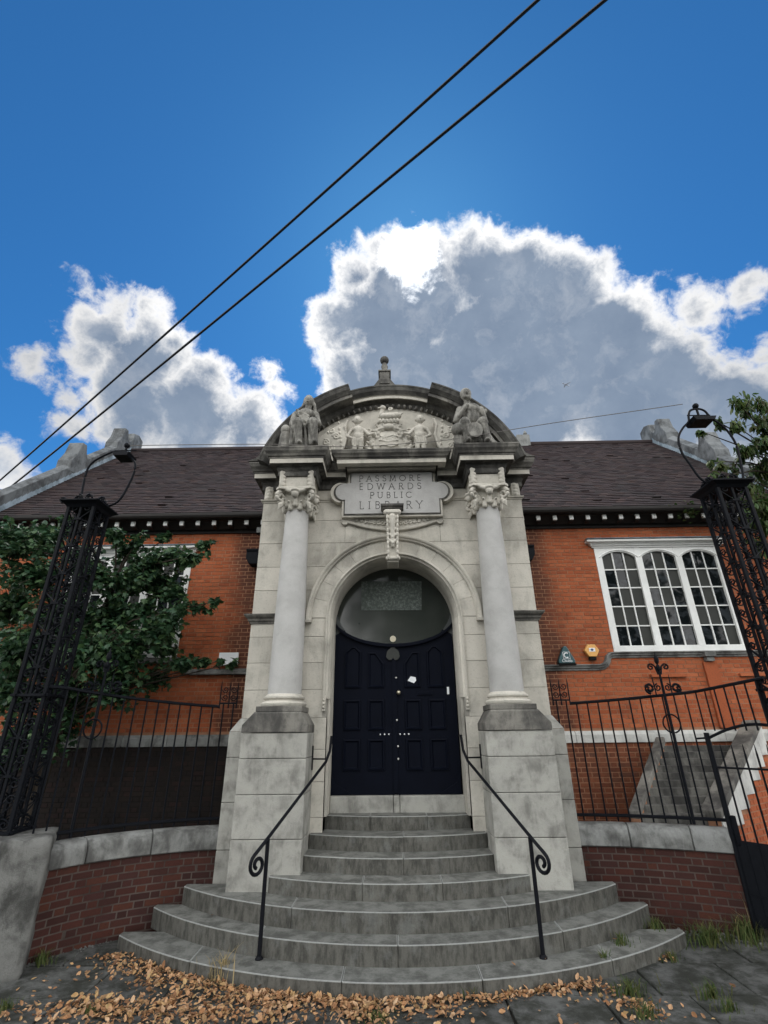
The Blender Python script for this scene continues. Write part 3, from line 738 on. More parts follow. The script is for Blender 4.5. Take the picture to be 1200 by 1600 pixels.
for t in range(6): mb.ball((-.17+.066*t, 7.55, 7.41), (.035, .04, .045))
cap(mb, (-.2, 7.56, 7.385), (.17, 7.56, 7.385), .03)
o = carve('crest_animal', mb, 'limestone', PD, .0105, 2); o.location = (-.03, -.05, 0)
def boy(x0, s2):
    mb = MB(); y = 7.50; z0 = 6.60
    cap(mb, (x0-.02*s2, y, z0+.38), (x0-.01*s2, y-.01, z0+.58), .085, .10)      # trunk
    mb.ball((x0-.01*s2, y-.02, z0+.46), (.10, .085, .10)); mb.ball((x0, y-.03, z0+.60), (.115, .075, .07))
    cap(mb, (x0+.0*s2, y-.02, z0+.64), (x0+.01*s2, y-.03, z0+.70), .04)
    mb.ball((x0+.012*s2, y-.05, z0+.785), (.068, .075, .085), 14, 10)
    mb.ball((x0+.01*s2, y-.03, z0+.83), (.078, .08, .06)); mb.ball((x0+.012*s2, y-.125, z0+.775), (.014, .018, .02))
    for d2 in (-1, 1):
        mb.ball((x0+.012*s2+d2*.075, y-.03, z0+.80), (.025, .03, .035))
        cap(mb, (x0+d2*.05, y, z0+.36), (x0+d2*.055, y-.035, z0+.18), .062, .045); cap(mb, (x0+d2*.055, y-.035, z0+.18), (x0+d2*.05, y, z0+.0), .045, .03)
        mb.ball((x0+d2*.05, y-.04, z0-.005), (.035, .06, .025))
    cap(mb, (x0-s2*.11, y-.02, z0+.60), (x0-s2*.20, y-.05, z0+.48), .036, .03); cap(mb, (x0-s2*.20, y-.05, z0+.48), (x0-s2*.29, y-.02, z0+.53), .03, .022)  # arm to the shield
    cap(mb, (x0+s2*.11, y-.02, z0+.61), (x0+s2*.19, y-.02, z0+.47), .036, .03); cap(mb, (x0+s2*.19, y-.02, z0+.47), (x0+s2*.10, y-.07, z0+.40), .03, .024)
    for f in range(5): cap(mb, (x0-.09+.045*f, y-.06, z0+.40), (x0-.07+.04*f+.02*s2, y-.055, z0+.26), .026, .016, 3, 6)
    cap(mb, (x0, 7.60, z0+.6), (x0, 7.62, z0+.05), .07, .06)
    carve('boy_figure', mb, 'limestone', PD, .0105, 2)
boy(-.60, -1); boy(.53, 1)
for sx in (-1, 1):
    pts = [(sx*(.72+.10*math.cos(w)), 7.02+.36*math.sin(w)) for w in [-1.2+2.4*t/10 for t in range(11)]]
    rim = [(sx*(.93+.02*t), 7.45-.07*t*t*.2) for t in range(2)]
    poly = [(sx*.78, 6.55), (sx*.98, 6.62), (sx*.86, 6.86), (sx*.80, 7.08), (sx*.84, 7.28), (sx*.80, 7.43), (sx*.93, 7.36), (sx*1.14, 7.22), (sx*1.34, 7.05), (sx*1.46, 6.88), (sx*1.5, 6.55)]
    mb = MB(); mb.prism(poly, 7.50, 7.67)
    for t in range(5):
        cx_, cz_ = sx*(1.0+.09*(t % 3)), 6.72+.12*t
        mb.tube(spiral((cx_, 7.495, cz_), .07, .012, 1.5, t, n=16, sgn=sx), .017, 5)
    for t in range(9): mb.ball((sx*(.86+.012*t), 7.495, 6.62+.09*t if t < 8 else 7.38), (.02, .02, .03))
    mb.tube([(x_, 7.50, z_) for x_, z_ in poly[1:6]], .034)
    carve('scroll_panel', mb, 'limestone', PD, .0105, 1)

# seated statues on the cornice ends
def statue_left():
    t = thing('statue', 'seated hooded stone woman in robes, on the left cornice end', 'statue', (-1.53, 7.16, 6.492))
    mb = MB()
    mb.box(-.30, .30, -.18, .28, 0, .09); mb.box(-.12, .22, -.02, .26, .05, .45)
    cap(mb, (.0, .05, .48), (.03, .02, .72), .15, .13); mb.ball((.03, -.02, .82), (.165, .12, .12)); mb.ball((-.03, -.10, .79), .07); mb.ball((.10, -.10, .79), .07)
    cap(mb, (.05, .0, .92), (.06, -.01, 1.0), .06)
    mb.ball((.065, -.03, 1.11), (.085, .10, .12), 16, 12); mb.ball((.065, -.125, 1.10), (.016, .025, .03)); mb.ball((.065, -.11, 1.055), (.03, .02, .012))
    for d2 in (-1, 1): mb.ball((.065+d2*.035, -.112, 1.125), (.018, .014, .01))
    mb.ball((.05, .045, 1.15), (.105, .09, .125)); cap(mb, (-.035, .06, 1.12), (-.09, .08, .88), .032, .05); cap(mb, (.145, .06, 1.12), (.17, .08, .92), .03, .045)
    cap(mb, (-.16, 0, .84), (-.20, -.06, .60), .065, .055); cap(mb, (-.20, -.06, .60), (.0, -.22, .56), .05, .04)     # right arm on the lap
    cap(mb, (.20, 0, .84), (.27, -.05, .60), .06, .05); cap(mb, (.27, -.05, .60), (.26, -.25, .52), .048, .035)
    for d2, kx in ((0, -.06), (1, .20)):
        cap(mb, (kx*.5, 0, .46), (kx, -.27, .48), .12, .10); cap(mb, (kx, -.27, .48), (kx+.05, -.24, .10), .09, .06)
        mb.ball((kx+.07, -.29, .06), (.05, .10, .04))
    for f in range(6):   # robe folds falling from lap and shoulder
        x0 = -.15+.07*f; cap(mb, (x0, -.25+.03*(f % 2), .47), (x0*1.2+.03, -.25+.05*(f % 2), .07), .024, .034, 4, 6)
    for f in range(8):
        x0 = -.16-.035*f; cap(mb, (x0*.9, .02, .66-.06*f), (x0-.02, -.06+.03*(f % 2), .07), .045, .05, 4, 6)
    for f in range(4): cap(mb, (-.12+.02*f, -.12, .86-.05*f), (.10+.03*f, -.15, .70-.07*f), .02, .022, 4, 6)
    mb.ball((-.30, -.06, .48), (.085, .085, .10)); cap(mb, (-.30, -.04, .40), (-.30, -.02, .12), .09, .12)
    carve('figure', mb, 'statue_stone', t, .0115, 2)
def statue_right():
    t = thing('statue', 'seated bare-chested stone man with globe and round tablet, on the right cornice end', 'statue', (1.42, 7.16, 6.492))
    mb = MB()
    mb.box(-.34, .34, -.18, .28, 0, .08); mb.box(-.16, .2, -.02, .26, .05, .45)
    cap(mb, (0, .05, .46), (-.01, .0, .78), .15, .16); mb.ball((-.01, -.05, .84), (.19, .12, .13)); mb.ball((-.09, -.11, .83), (.075, .05, .06)); mb.ball((.07, -.11, .83), (.075, .05, .06))
    mb.ball((-.01, -.10, .64), (.11, .08, .12)); cap(mb, (-.03, .0, .95), (-.05, -.02, 1.04), .062)
    mb.ball((-.06, -.05, 1.17), (.09, .105, .125), 16, 12); mb.ball((-.06, -.01, 1.22), (.105, .115, .11)); mb.ball((-.065, -.15, 1.15), (.018, .028, .032))
    for d2 in (-1, 1): mb.ball((-.06+d2*.037, -.135, 1.18), (.018, .014, .01))
    for k_ in range(7): mb.ball((-.06+.05*math.cos(k_), -.10-.02*math.sin(k_), 1.06+.012*k_ % .05), (.035, .03, .035))
    cap(mb, (-.19, -.01, .87), (-.28, -.06, .62), .07, .055); cap(mb, (-.28, -.06, .62), (-.12, -.20, .80), .052, .036); mb.ball((-.09, -.21, .83), (.04, .035, .04))
    cap(mb, (.18, 0, .87), (.24, .02, .62), .072, .058); cap(mb, (.24, .02, .62), (.12, -.18, .50), .052, .038)
    for d2, kx in ((0, -.17), (1, .14)):
        cap(mb, (kx*.5, 0, .42), (kx, -.26, .44), .12, .095); cap(mb, (kx, -.26, .44), (kx+.03, -.22, .10), .085, .055); mb.ball((kx+.03, -.28, .055), (.05, .10, .04))
    mb.ball((-.27, -.20, .33), .125, 18, 12)                               # globe
    cap(mb, (-.27, -.15, .05), (-.27, -.15, .22), .09)
    mb.prism([(.0+.13*math.cos(2*PI*i/20)-.02, .24+.15*math.sin(2*PI*i/20)) for i in range(20)], -.34, -.29)  # round tablet
    for f in range(8):
        x0 = -.14+.05*f; cap(mb, (x0, -.18, .42), (x0+.03, -.20, .1), .03, .036, 4, 6)
    for f in range(9):   # cloak trailing to the outer side
        x0 = .16+.032*f; cap(mb, (.17+.012*f, .05, .86-.07*f), (x0+.04, -.04+.03*(f % 2), .06), .042, .05, 4, 6)
    mb.ball((.27, .08, .88), (.06, .07, .06)); cap(mb, (.22, .08, .8), (.30, .1, .92), .05, .03)
    carve('figure', mb, 'statue_stone', t, .0115, 2)
statue_left(); statue_right()

# ------------------------------------------------------------------ door and fanlight
DR = bpy.data.objects.new('door', None); COL.objects.link(DR); DR.parent = PT
def oval(x): return 3.98-.51*math.sqrt(max(0, 1-(x/1.02)**2))      # lower rim of the oval light
YD = 8.1
for sx in (-1, 1):
    pts = [(.003, 1.336), (.955, 1.336), (.955, 3.62), (.80, 3.70)]+[(x, oval(x)-.055) for x in [.80-.797*t/16 for t in range(1, 17)]]
    mb = MB(); mb.prism([(sx*x-.012, z) for x, z in pts], YD, YD+.06); mb.obj('door_leaf', 'door_paint', DR)
    for zz in ((1.66, 2.06), (2.205, 2.615), (2.81, None)):
        for k, (x0, x1) in enumerate(((.17, .40), (.535, .775))):
            if zz[1]: poly = [(x0, zz[0]), (x1, zz[0]), (x1, zz[1]), (x0, zz[1])]
            elif k == 0: poly = [(x0, zz[0]), (x1, zz[0]), (x1, 3.33), (x1-.10, 3.33), (x0, 3.16)]
            else: poly = [(x0, zz[0]), (x1, zz[0]), (x1, 3.34), (x1-.10, 3.42), (x0+.09, 3.42), (x0, 3.34)]
            cx_, cz_ = sum(p_[0] for p_ in poly)/len(poly), sum(p_[1] for p_ in poly)/len(poly)
            def ins(k_, dd): return [(p_[0]+(cx_-p_[0])*dd/abs(cx_-x0)*1.0, p_[1]+(cz_-p_[1])*dd/max(.15, abs(cz_-zz[0]))) for p_ in poly]
            mb = MB(); n = len(poly)
            rings = [(ins(0, -.012), YD-.001), (ins(0, -.008), YD-.022), (ins(0, .012), YD-.026), (ins(0, .03), YD-.004), (ins(0, .035), YD-.003)]
            vs = [(sx*x-.012, y, z) for rg, y in rings for x, z in rg]
            fs = [(i*n+j, i*n+(j+1) % n, (i+1)*n+(j+1) % n, (i+1)*n+j) for i in range(len(rings)-1) for j in range(n)]+[tuple(range((len(rings)-1)*n, len(rings)*n))]
            mb.add(vs, fs).obj('door_panel', 'door_paint', DR)
    mb = MB(); mb.prism([(sx*x, z) for x, z in ((.78, 3.66), (.99, 3.58), (.99, 4.10), (.93, 3.90), (.88, 3.80))], YD+.004, YD+.05); mb.obj('spandrel_panel', 'door_frame_paint', DR)
    mb = MB(); mb.prism([(sx*x-.012, z) for x, z in ((.62, 1.34), (.95, 1.34), (.95, 1.62), (.90, 1.50), (.80, 1.44))], YD-.012, YD); mb.obj('kick_bracket', 'door_paint', DR, bevel=.004)
    mb = MB()
    for t in range(3): mb.ball((sx*(.085+.065*t)-.02, YD-.01, 2.132), .0125, 8, 6)
    mb.obj('stud', 'white_plastic', DR, True)
mb = MB(); mb.box(-.045, .025, YD-.022, YD, 1.36, 3.30); mb.obj('meeting_stile', 'door_paint', DR)
mb = MB(); mb.box(-.98, .98, YD+.065, YD+.12, 1.30, 3.40); mb.obj('door_backing', 'interior_dark', DR)
MB().box(-1.15, 1.15, 8.52, 8.56, 1.0, 5.2).obj('lobby_wall', 'interior_dark', PT)
mb = MB(); mb.ball((.055, YD-.045, 2.723), .034, 14, 10); mb.tube([(.055, YD, 2.723), (.055, YD-.04, 2.723)], .018, 8); mb.obj('door_knob', 'brass', DR, True)
for z_ in (2.945, 2.33, 1.97, 1.80): MB().lathe([(.013, 0), (.015, .01), (.008, .016)], n=10).xf(Matrix.Translation((.02+.01*(z_ < 2), YD-.022, z_)) @ Matrix.Rotation(PI/2, 4, 'X')).obj('lock', 'steel', DR)
mb = MB(); mb.box(.335, .59, YD-.014, YD, 2.685, 2.75); mb.box(.36, .565, YD-.018, YD-.013, 2.70, 2.735); mb.obj('letter_flap', 'door_paint', DR, bevel=.003)
mb = MB(); mb.prism([(.20, 2.90), (.30, 2.86), (.335, 2.90), (.33, 2.95), (.25, 2.965)], YD-.006, YD-.001); mb.obj('paper_scrap', 'white_plastic', DR)
mb = MB(); mb.box(.81, .845, YD-.02, YD, 2.69, 2.80); mb.obj('door_tag', 'white_plastic', DR, bevel=.004)
FL = bpy.data.objects.new('fanlight', None); COL.objects.link(FL); FL.parent = PT
fan = [(-1.02+.06+1.92*t/30, oval(-.96+1.92*t/30)) for t in range(31)]+[(1.0*math.cos(w), 3.86+1.0*math.sin(w)) for w in [PI*t/30 for t in range(1, 30)]]
MB().prism(fan, YD+.055, YD+.062).obj('glass', 'fanlight_glass', FL)
MB().prism([(x*.99, z) for x, z in fan], YD+.20, YD+.21).obj('backing_board', 'obscured_glass', FL)
rail = [(-.955+1.91*t/40, oval(-.955+1.91*t/40)-.02) for t in range(41)]
mb = MB(); mb.prism([(x, z-.035) for x, z in rail]+[(x, z+.02) for x, z in rail[::-1]], YD-.05, YD+.07); mb.obj('oval_rim', 'door_paint', FL, bevel=.006)
mb = MB(); mb.prism([(-.545, 4.04), (.47, 4.03), (.49, 4.53), (-.55, 4.54)], YD+.049, YD+.0535); mb.obj('poster', 'faded_poster', FL)
mb = MB(); mb.prism([(-.02+.05*math.cos(w), 3.56+.05*math.sin(w)) for w in [2*PI*t/14 for t in range(14)]], YD+.045, YD+.054); mb.obj('round_sticker', 'brass', FL)
MB().prism([(-.025+.115*math.cos(w)*(1 if math.sin(w) < 0 else .9), 3.30+.10*math.sin(w)+(.05*max(0, 1-abs(math.cos(w))*3))) for w in [2*PI*t/24 for t in range(24)]], YD-.032, YD-.02).obj('glass_roundel', 'obscured_glass', DR)

# ------------------------------------------------------------------ bricks
LB, HB, CB, JB = .215, .1025, .065, .010
def brick_mesh(w, d, material, h=CB):
    b_ = MB(); x = w/2; c = .003
    b_.add([(-x, d, -h/2), (x, d, -h/2), (x, d, h/2), (-x, d, h/2), (-x+c, 0, -h/2+c), (x-c, 0, -h/2+c), (x-c, 0, h/2-c), (-x+c, 0, h/2-c)],
           [(4, 5, 6, 7), (0, 1, 5, 4), (1, 2, 6, 5), (2, 3, 7, 6), (3, 0, 4, 7)])
    return b_
BM = {}
for mname in ('red_brick', 'dark_brick', 'shaded_brick'):
    BM[mname] = {w: brick_mesh(w, .05, mname).mesh('brick', mname) for w in (LB, HB)}
def bond(L, H, z0, shift=0.):
    """Flemish bond over a length L and height H: yields (s0, s1, z, course)"""
    k = 0; z = z0
    while z+CB <= H+.001:
        s = -(LB+HB+2*JB)*(.5 if k % 2 else 0)-shift; big = True
        while s < L:
            w = LB if big else HB
            a, e = max(s, 0), min(s+w, L)
            if e-a > .03: yield a, e, z+CB/2, k
            s += w+JB; big = not big
        z += CB+JB; k += 1

# ------------------------------------------------------------------ library wings
YB = 9.3
def eaveline(x): return 0
def wing(sx, label):
    WG = thing('library_wing', label, 'building wing')
    XW0, XW1 = 2.15, 8.3
    M = lambda x: sx*x
    mb = MB()
    x0, x1 = sorted((M(XW0), M(XW1)))
    # wall core with window opening
    wx0, wx1, wz0, wz1 = 4.05, 6.55, 3.46, 5.50
    for a, e, z0, z1 in ((XW0, wx0, -.05, 6.35), (wx1, XW1, -.05, 6.35), (wx0, wx1, -.05, wz0), (wx0, wx1, wz1, 6.35)):
        p0, p1 = sorted((M(a), M(e))); mb.box(p0, p1, YB+.004, YB+.35, z0, z1)
    mb.obj('wall', 'mortar', WG)
    if sx < 0: MB().box(M(XW1), M(XW0), YB+.0035, YB+.02, -.05, 1.97).obj('plinth_wall', 'shaded_mortar', WG)
    # bricks
    cand = []
    for s0, s1, z, k in bond(XW1-2.25, 6.1, .02, .03):
        a, e = 2.25+s0, 2.25+s1
        if 1.95 < z < 2.20: continue
        if wz0-.04 < z < wz1+.04:
            if a > wx0 and e < wx1: continue
            if a < wx0 < e: e = wx0
            elif a < wx1 < e: a = wx1
            if e-a < .03: continue
        cand.append((a, e, z))
    lo_x = 3.05 if sx < 0 else 2.3
    def prio(c):
        a, e, z = c; vis = (2.5 < a < 4.0 and 2.4 < z < 5.6)
        return (0 if vis else 1, a)
    cand.sort(key=prio)
    st = MB(); sb = MB(); cnt = 0
    for a, e, z in cand:
        off = 0
        yy = YB-R.uniform(0, .003)+off
        full = abs((e-a)-LB) < .002 or abs((e-a)-HB) < .002
        if full and cnt < 299 and a < 4.0 and z > 2.2:
            cnt += 1; w = LB if e-a > .15 else HB
            link('brick', BM['red_brick'][w], WG, loc=(M((a+e)/2), yy, z))
        else:
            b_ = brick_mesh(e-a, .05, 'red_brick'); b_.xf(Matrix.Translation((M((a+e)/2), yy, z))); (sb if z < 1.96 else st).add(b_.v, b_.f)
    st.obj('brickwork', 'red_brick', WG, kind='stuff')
    if sb.v: sb.obj('plinth_brickwork', 'shaded_brick' if sx < 0 else 'brown_brick', WG, kind='stuff')  # left plinth carries painted shade, right one a browner mix
    # stone plinth band, in lengths
    xb = 2.24
    while xb < XW1:
        w = R.uniform(.75, 1.1); p0, p1 = sorted((M(xb+.003), M(min(xb+w, XW1)-.003)))
        b_ = MB(); b_.add([(p0, YB-.03, 1.965), (p1, YB-.03, 1.965), (p1, YB-.03, 2.09), (p0, YB-.03, 2.09), (p0, YB+.02, 2.18), (p1, YB+.02, 2.18), (p0, YB+.02, 1.965), (p1, YB+.02, 1.965)],
               [(0, 1, 2, 3), (3, 2, 5, 4), (0, 6, 7, 1), (1, 7, 5, 2), (0, 3, 4, 6), (6, 4, 5, 7)])
        b_.obj('plinth_stone', 'white_stone' if sx > 0 else 'coping_stone', WG, bevel=.006); xb += w
    # string course that steps up under the window
    pth = [(2.235, 3.20), (3.70, 3.20), (3.76, 3.205), (3.82, 3.225), (3.87, 3.265), (3.90, 3.32), (3.92, 3.37), (3.96, 3.405), (4.02, 3.415), (XW1, 3.415)]
    pf = [(0, -.055), (.025, -.05), (.03, -.02), (.055, -.01), (.06, .02), (.085, .03), (.085, .05), (0, .058)]
    b_ = MB().run(pf, [(M(x), YB-.001, z) for x, z in pth]); b_.obj('string_course', 'coping_stone', WG)
    b_ = MB(); p0, p1 = sorted((M(5.62), M(5.82))); b_.box(p0, p1, YB-.13, YB, 3.36, 3.44); p0, p1 = sorted((M(5.65), M(5.79))); b_.box(p0, p1, YB-.10, YB, 3.28, 3.36)
    b_.obj('sill_console', 'coping_stone', WG, bevel=.006)
    p0, p1 = sorted((M(5.60), M(5.84))); MB().box(p0, p1, YB-.05, YB, 2.18, 3.27).obj('brick_pilaster', 'red_brick', WG)
    for a in (4.6, 6.2):
        p0, p1 = sorted((M(a), M(a+.65))); MB().box(p0, p1, YB-.055, YB, 3.02, 3.07).obj('brick_ledge', 'red_brick', WG)
    # window
    wn = bpy.data.objects.new('window', None); COL.objects.link(wn); wn.parent = WG
    ww = (wx1-wx0); lights = 3; ml = .13; lw = (ww-ml*(lights+1))/lights
    fb = MB()
    p0, p1 = sorted((M(wx0), M(wx1)))
    fb.box(p0, p1, YB-.015, YB+.10, wz0, wz0+.12)
    for i in range(lights+1):
        a = wx0+i*(lw+ml); p0, p1 = sorted((M(a), M(a+ml))); fb.box(p0, p1, YB-.012, YB+.10, wz0+.12, wz1)
    zs_ = wz1-.34
    for i in range(lights):     # arched heads
        a = wx0+ml+i*(lw+ml); c_ = a+lw/2; rr = lw*.80; zc_ = zs_+.26-rr
        arcp = [(c_+lw/2*u, zc_+math.sqrt(rr*rr-(lw/2*u)**2)) for u in [-1+2*t/16 for t in range(17)]]
        poly = arcp+[(a+lw, wz1), (a, wz1)]
        fb.prism([(M(x), z) for x, z in poly], YB-.008, YB+.10)
    fb.obj('frame', 'white_paint', wn, bevel=.004)
    hm = MB()
    for i in range(lights):
        a = wx0+ml+i*(lw+ml); c_ = a+lw/2; rr = lw*.80+.03; zc_ = zs_+.26-lw*.80; u0 = math.asin((lw/2+.05)/rr) if (lw/2+.05) < rr else 1.2
        hm.tube([(M(c_+rr*math.sin(-u0+2*u0*t/16)), YB-.012, zc_+rr*math.cos(-u0+2*u0*t/16)) for t in range(17)], .014, 6)
    hm.obj('arch_bead', 'white_paint', wn)
    hd = MB(); p0, p1 = M(wx0-.02), M(wx1+.02)
    q0, q1 = sorted((p0, p1)); hd.sweep([(0, wz1+.0), (.02, wz1), (.02, wz1+.03), (.05, wz1+.035), (.055, wz1+.06), (.075, wz1+.065), (.08, wz1+.085), (.13, wz1+.095), (.14, wz1+.13), (0, wz1+.15)], [(q0, YB+.01), (q0, YB-.01), (q1, YB-.01), (q1, YB+.01)])
    hd.obj('head_cornice', 'white_paint', wn)
    hl = MB(); q0, q1 = sorted((M(wx0-.16), M(wx1+.16))); hl.box(q0, q1, YB-.16, YB, wz1+.152, wz1+.165); hl.obj('head_flashing', 'lead_flashing', wn)
    bars = MB(); rows_ = 5; z0_, z1_ = wz0+.12, wz1-.08
    rnd_ = random.Random(11+sx)
    for i in range(lights):
        a = wx0+ml+i*(lw+ml)
        for c_ in (1, 2): p0, p1 = sorted((M(a+lw*c_/3-.011), M(a+lw*c_/3+.011))); bars.box(p0, p1, YB+.02, YB+.055, z0_, z1_+.06)
        for r_ in range(1, rows_): p0, p1 = sorted((M(a), M(a+lw))); zz = z0_+(z1_-z0_)*r_/rows_; bars.box(p0, p1, YB+.022, YB+.053, zz-.011, zz+.011)
        for c_ in range(3):
            for r_ in range(rows_):
                zz0 = z0_+(z1_-z0_)*r_/rows_; zz1 = z0_+(z1_-z0_)*(r_+1)/rows_+(.07 if r_ == rows_-1 else 0)
                p0, p1 = sorted((M(a+lw*c_/3), M(a+lw*(c_+1)/3)))
                ty = rnd_.uniform(-.006, .006); tz = rnd_.uniform(-.006, .006)
                b_ = MB().add([(p0, YB+.04+ty, zz0), (p1, YB+.04-ty, zz0), (p1, YB+.04-ty+tz, zz1), (p0, YB+.04+ty+tz, zz1)], [(0, 1, 2, 3)])
                b_.obj('pane', 'obscured_glass' if rnd_.random() < .42 else 'window_glass', wn)
    bars.obj('glazing_bars', 'white_paint', wn)
    q0, q1 = sorted((M(wx0), M(wx1))); MB().box(q0, q1, YB+.12, YB+.16, wz0, wz1).obj('room_dark', 'interior_dark', wn)
    # eaves: soffit board, wall plate, corbels, gutter
    q0, q1 = sorted((M(2.2), M(XW1)))
    MB().box(q0, q1, 8.98, YB+.02, 6.12, 6.15).obj('soffit', 'black_timber', WG)
    MB().box(q0, q1, YB-.04, YB+.02, 5.93, 6.12).obj('wall_plate', 'black_timber', WG)
    gt = MB(); gt.tube([(q0, 8.93, 6.19), (q1, 8.93, 6.19)], .065, 10); gt.box(q0, q1, 8.96, 9.0, 6.12, 6.26); gt.obj('gutter', 'black_timber', WG)
    cb = MB(); cb.prism([(-.04, 6.02), (.04, 6.02), (.04, 6.118), (-.04, 6.118)], 9.02, 9.06); cbm = cb.mesh('corbel', 'white_paint')
    cd = MB(); cd.box(-.037, .037, 9.061, 9.27, 6.0, 6.118); cdm = cd.mesh('corbel_arm', 'black_timber')
    xx = 2.62
    while xx < XW1-.1:
        link('corbel', cbm, WG, loc=(M(xx), 0, 0), bevel=.006); link('corbel_arm', cdm, WG, loc=(M(xx), 0, 0)); xx += .331
    # roof: laid course by course, every tile lipped over the one below
    RF = bpy.data.objects.new('roof', None); COL.objects.link(RF); RF.parent = WG
    Ye, Ze, Yr, Zr = 8.90, 6.24, 13.0, 10.27
    L = math.hypot(Yr-Ye, Zr-Ze); dy, dz = (Yr-Ye)/L, (Zr-Ze)/L
    XR0, XR1 = (0.0 if sx > 0 else .0), 8.15
    slab_ = MB(); a, e = sorted((M(XR0), M(8.3)))
    slab_.add([(a, Ye+.05, Ze-.02), (e, Ye+.05, Ze-.02), (e, Yr, Zr-.05), (a, Yr, Zr-.05), (a, Yr+4, Ze), (e, Yr+4, Ze), (a, Ye+.3, Ze-.25), (e, Ye+.3, Ze-.25)],
              [(0, 1, 2, 3), (3, 2, 5, 4), (0, 6, 7, 1)])
    slab_.obj('roof_deck', 'black_timber', RF)
    tl = MB(); nc = 52; ph = L/nc; tr = random.Random(5+sx)
    for r_ in range(nc):
        s0 = r_*ph; xq = XR0+(.085 if r_ % 2 else 0)-.17
        wav = [0]
        while xq < XR1:
            a_, e_ = max(xq+.002, XR0), min(xq+.168, XR1)
            if e_-a_ > .03:
                lift = .014+tr.uniform(0, .010)+(.02 if tr.random() < .012 else 0)
                s_lo = s0-tr.uniform(.004, .016); s_hi = s0+ph
                sag = -.03*math.sin((e_-XR0)/6*PI)*math.sin(r_/nc*PI)
                def P_(s_, h_): return (Ye+dy*s_-dz*h_, Ze+dz*s_+dy*h_)
                (y0, z0), (y1, z1), (y2, z2) = P_(s_lo, lift+sag), P_(s_hi, .004+sag), P_(s_lo, -.004+sag)
                p0, p1 = sorted((M(a_), M(e_)))
                tl.add([(p0, y0, z0), (p1, y0, z0), (p1, y1, z1), (p0, y1, z1), (p0, y2, z2), (p1, y2, z2)], [(0, 1, 2, 3), (4, 5, 1, 0), (4, 0, 3), (5, 2, 1)])
            xq += .17
    tl.obj('tiles', 'roof_tile', RF, kind='stuff', fix=False)
    rt = MB(); rt.tube([(M(XR0), Yr, Zr+.0), (M(XR1), Yr, Zr+.0)], .09, 10); rt.obj('ridge', 'roof_tile', RF)
    # gable parapet with stepped stones
    GB = bpy.data.objects.new('gable', None); COL.objects.link(GB); GB.parent = WG
    xg0, xg1 = 8.12, 8.48
    def rk(y): return Ze+(y-Ye)*(Zr-Ze)/(Yr-Ye)
    ys = [8.5, 9.6, 10.7, 11.8, 12.95]
    for i in range(len(ys)-1):
        a, e = ys[i]+.004, ys[i+1]-.004
        b_ = MB(); p0, p1 = M(xg0), M(xg1)
        b_.add([(p, y, rk(y)+h) for p in (p0, p1) for y, h in ((a, .10), (e, .10), (e, .42), (a, .42))]+[((p0+p1)/2, a, rk(a)+.50), ((p0+p1)/2, e, rk(e)+.50)],
               [(0, 1, 2, 3), (4, 7, 6, 5), (0, 4, 5, 1), (3, 2, 9, 8), (7, 8, 9, 6), (0, 3, 8, 7, 4), (1, 5, 6, 9, 2)])
        b_.obj('coping', 'gable_ashlar', GB, bevel=.01)
    fl = MB()
    yy = 8.6
    while yy < 12.9:
        fl.add([(M(xg0-.03), yy, rk(yy)+.03), (M(xg0-.03), yy+.13, rk(yy+.13)+.03), (M(xg0-.005), yy+.13, rk(yy+.13)+.19), (M(xg0-.005), yy, rk(yy)+.15)], [(0, 1, 2, 3)]); yy += .12
    fl.obj('step_flashing', 'lead_flashing', GB)
    for yc, h, hw in ((10.95, .98, .34), (12.55, .95, .33), (13.2, .72, .28)):
        z_ = rk(min(yc, 13.0)); b_ = MB(); p0, p1 = M(xg0-.01), M(xg1+.01); k_ = (p0*.75+p1*.25, p0*.25+p1*.75)
        prof_ = [(-hw, -.02), (hw, .12), (hw, .45), (hw*.35, h*.8), (.05, h), (-.12, h*.98), (-hw*.55, h*.62), (-hw, .30)]
        if yc > 13: prof_ = [(-hw, -.1), (hw, -.1), (hw, h*.9), (0, h), (-hw, h*.85)]
        n = len(prof_)
        b_.add([(p0, yc+u, z_+v_) for u, v_ in prof_]+[(p1, yc+u, z_+v_) for u, v_ in prof_], [tuple(range(n)), tuple(range(2*n-1, n-1, -1))]+[(j, (j+1) % n, (j+1) % n+n, j+n) for j in range(n)])
        b_.obj('gable_stone', 'gable_ashlar', GB, bevel=.02)
    p0, p1 = sorted((M(8.14), M(8.46))); MB().add([(p, y, z) for p in (p0, p1) for y, z in ((YB, -.05), (16.7, -.05), (16.7, 6.5), (13, 10.36), (YB, 6.7))], [(0, 1, 2, 3, 4), (9, 8, 7, 6, 5), (0, 5, 6, 1), (1, 6, 7, 2), (2, 7, 8, 3), (3, 8, 9, 4), (4, 9, 5, 0)]).obj('gable_wall', 'red_brick', GB)
    # rainwater pipe and hopper beside the entrance
    DP = MB(); DP.tube([(M(2.52), 9.20, 6.1), (M(2.52), 9.20, 5.45)], .05, 10); DP.tube([(M(2.52), 9.20, 5.2), (M(2.52), 9.20, .0)], .048, 10)
    dp = DP.obj('downpipe', 'iron', WG, True)
    hx = 2.62 if sx > 0 else 2.72
    b_ = MB(); b_.prism([(M(hx-.18), 5.46), (M(hx+.16), 5.46), (M(hx+.16), 5.30), (M(hx+.09), 5.18), (M(hx-.11), 5.18), (M(hx-.18), 5.30)], 9.02, 9.27); b_.sweep([(0, 5.44), (.02, 5.44), (.025, 5.49), (0, 5.49)], [(min(M(hx-.18), M(hx+.16)), 9.02), (max(M(hx-.18), M(hx+.16)), 9.02)])
    b_.obj('hopper', 'iron', dp, bevel=.01)
    return WG
wl = wing(-1, 'red brick library wing with dark tiled roof behind the maple tree')
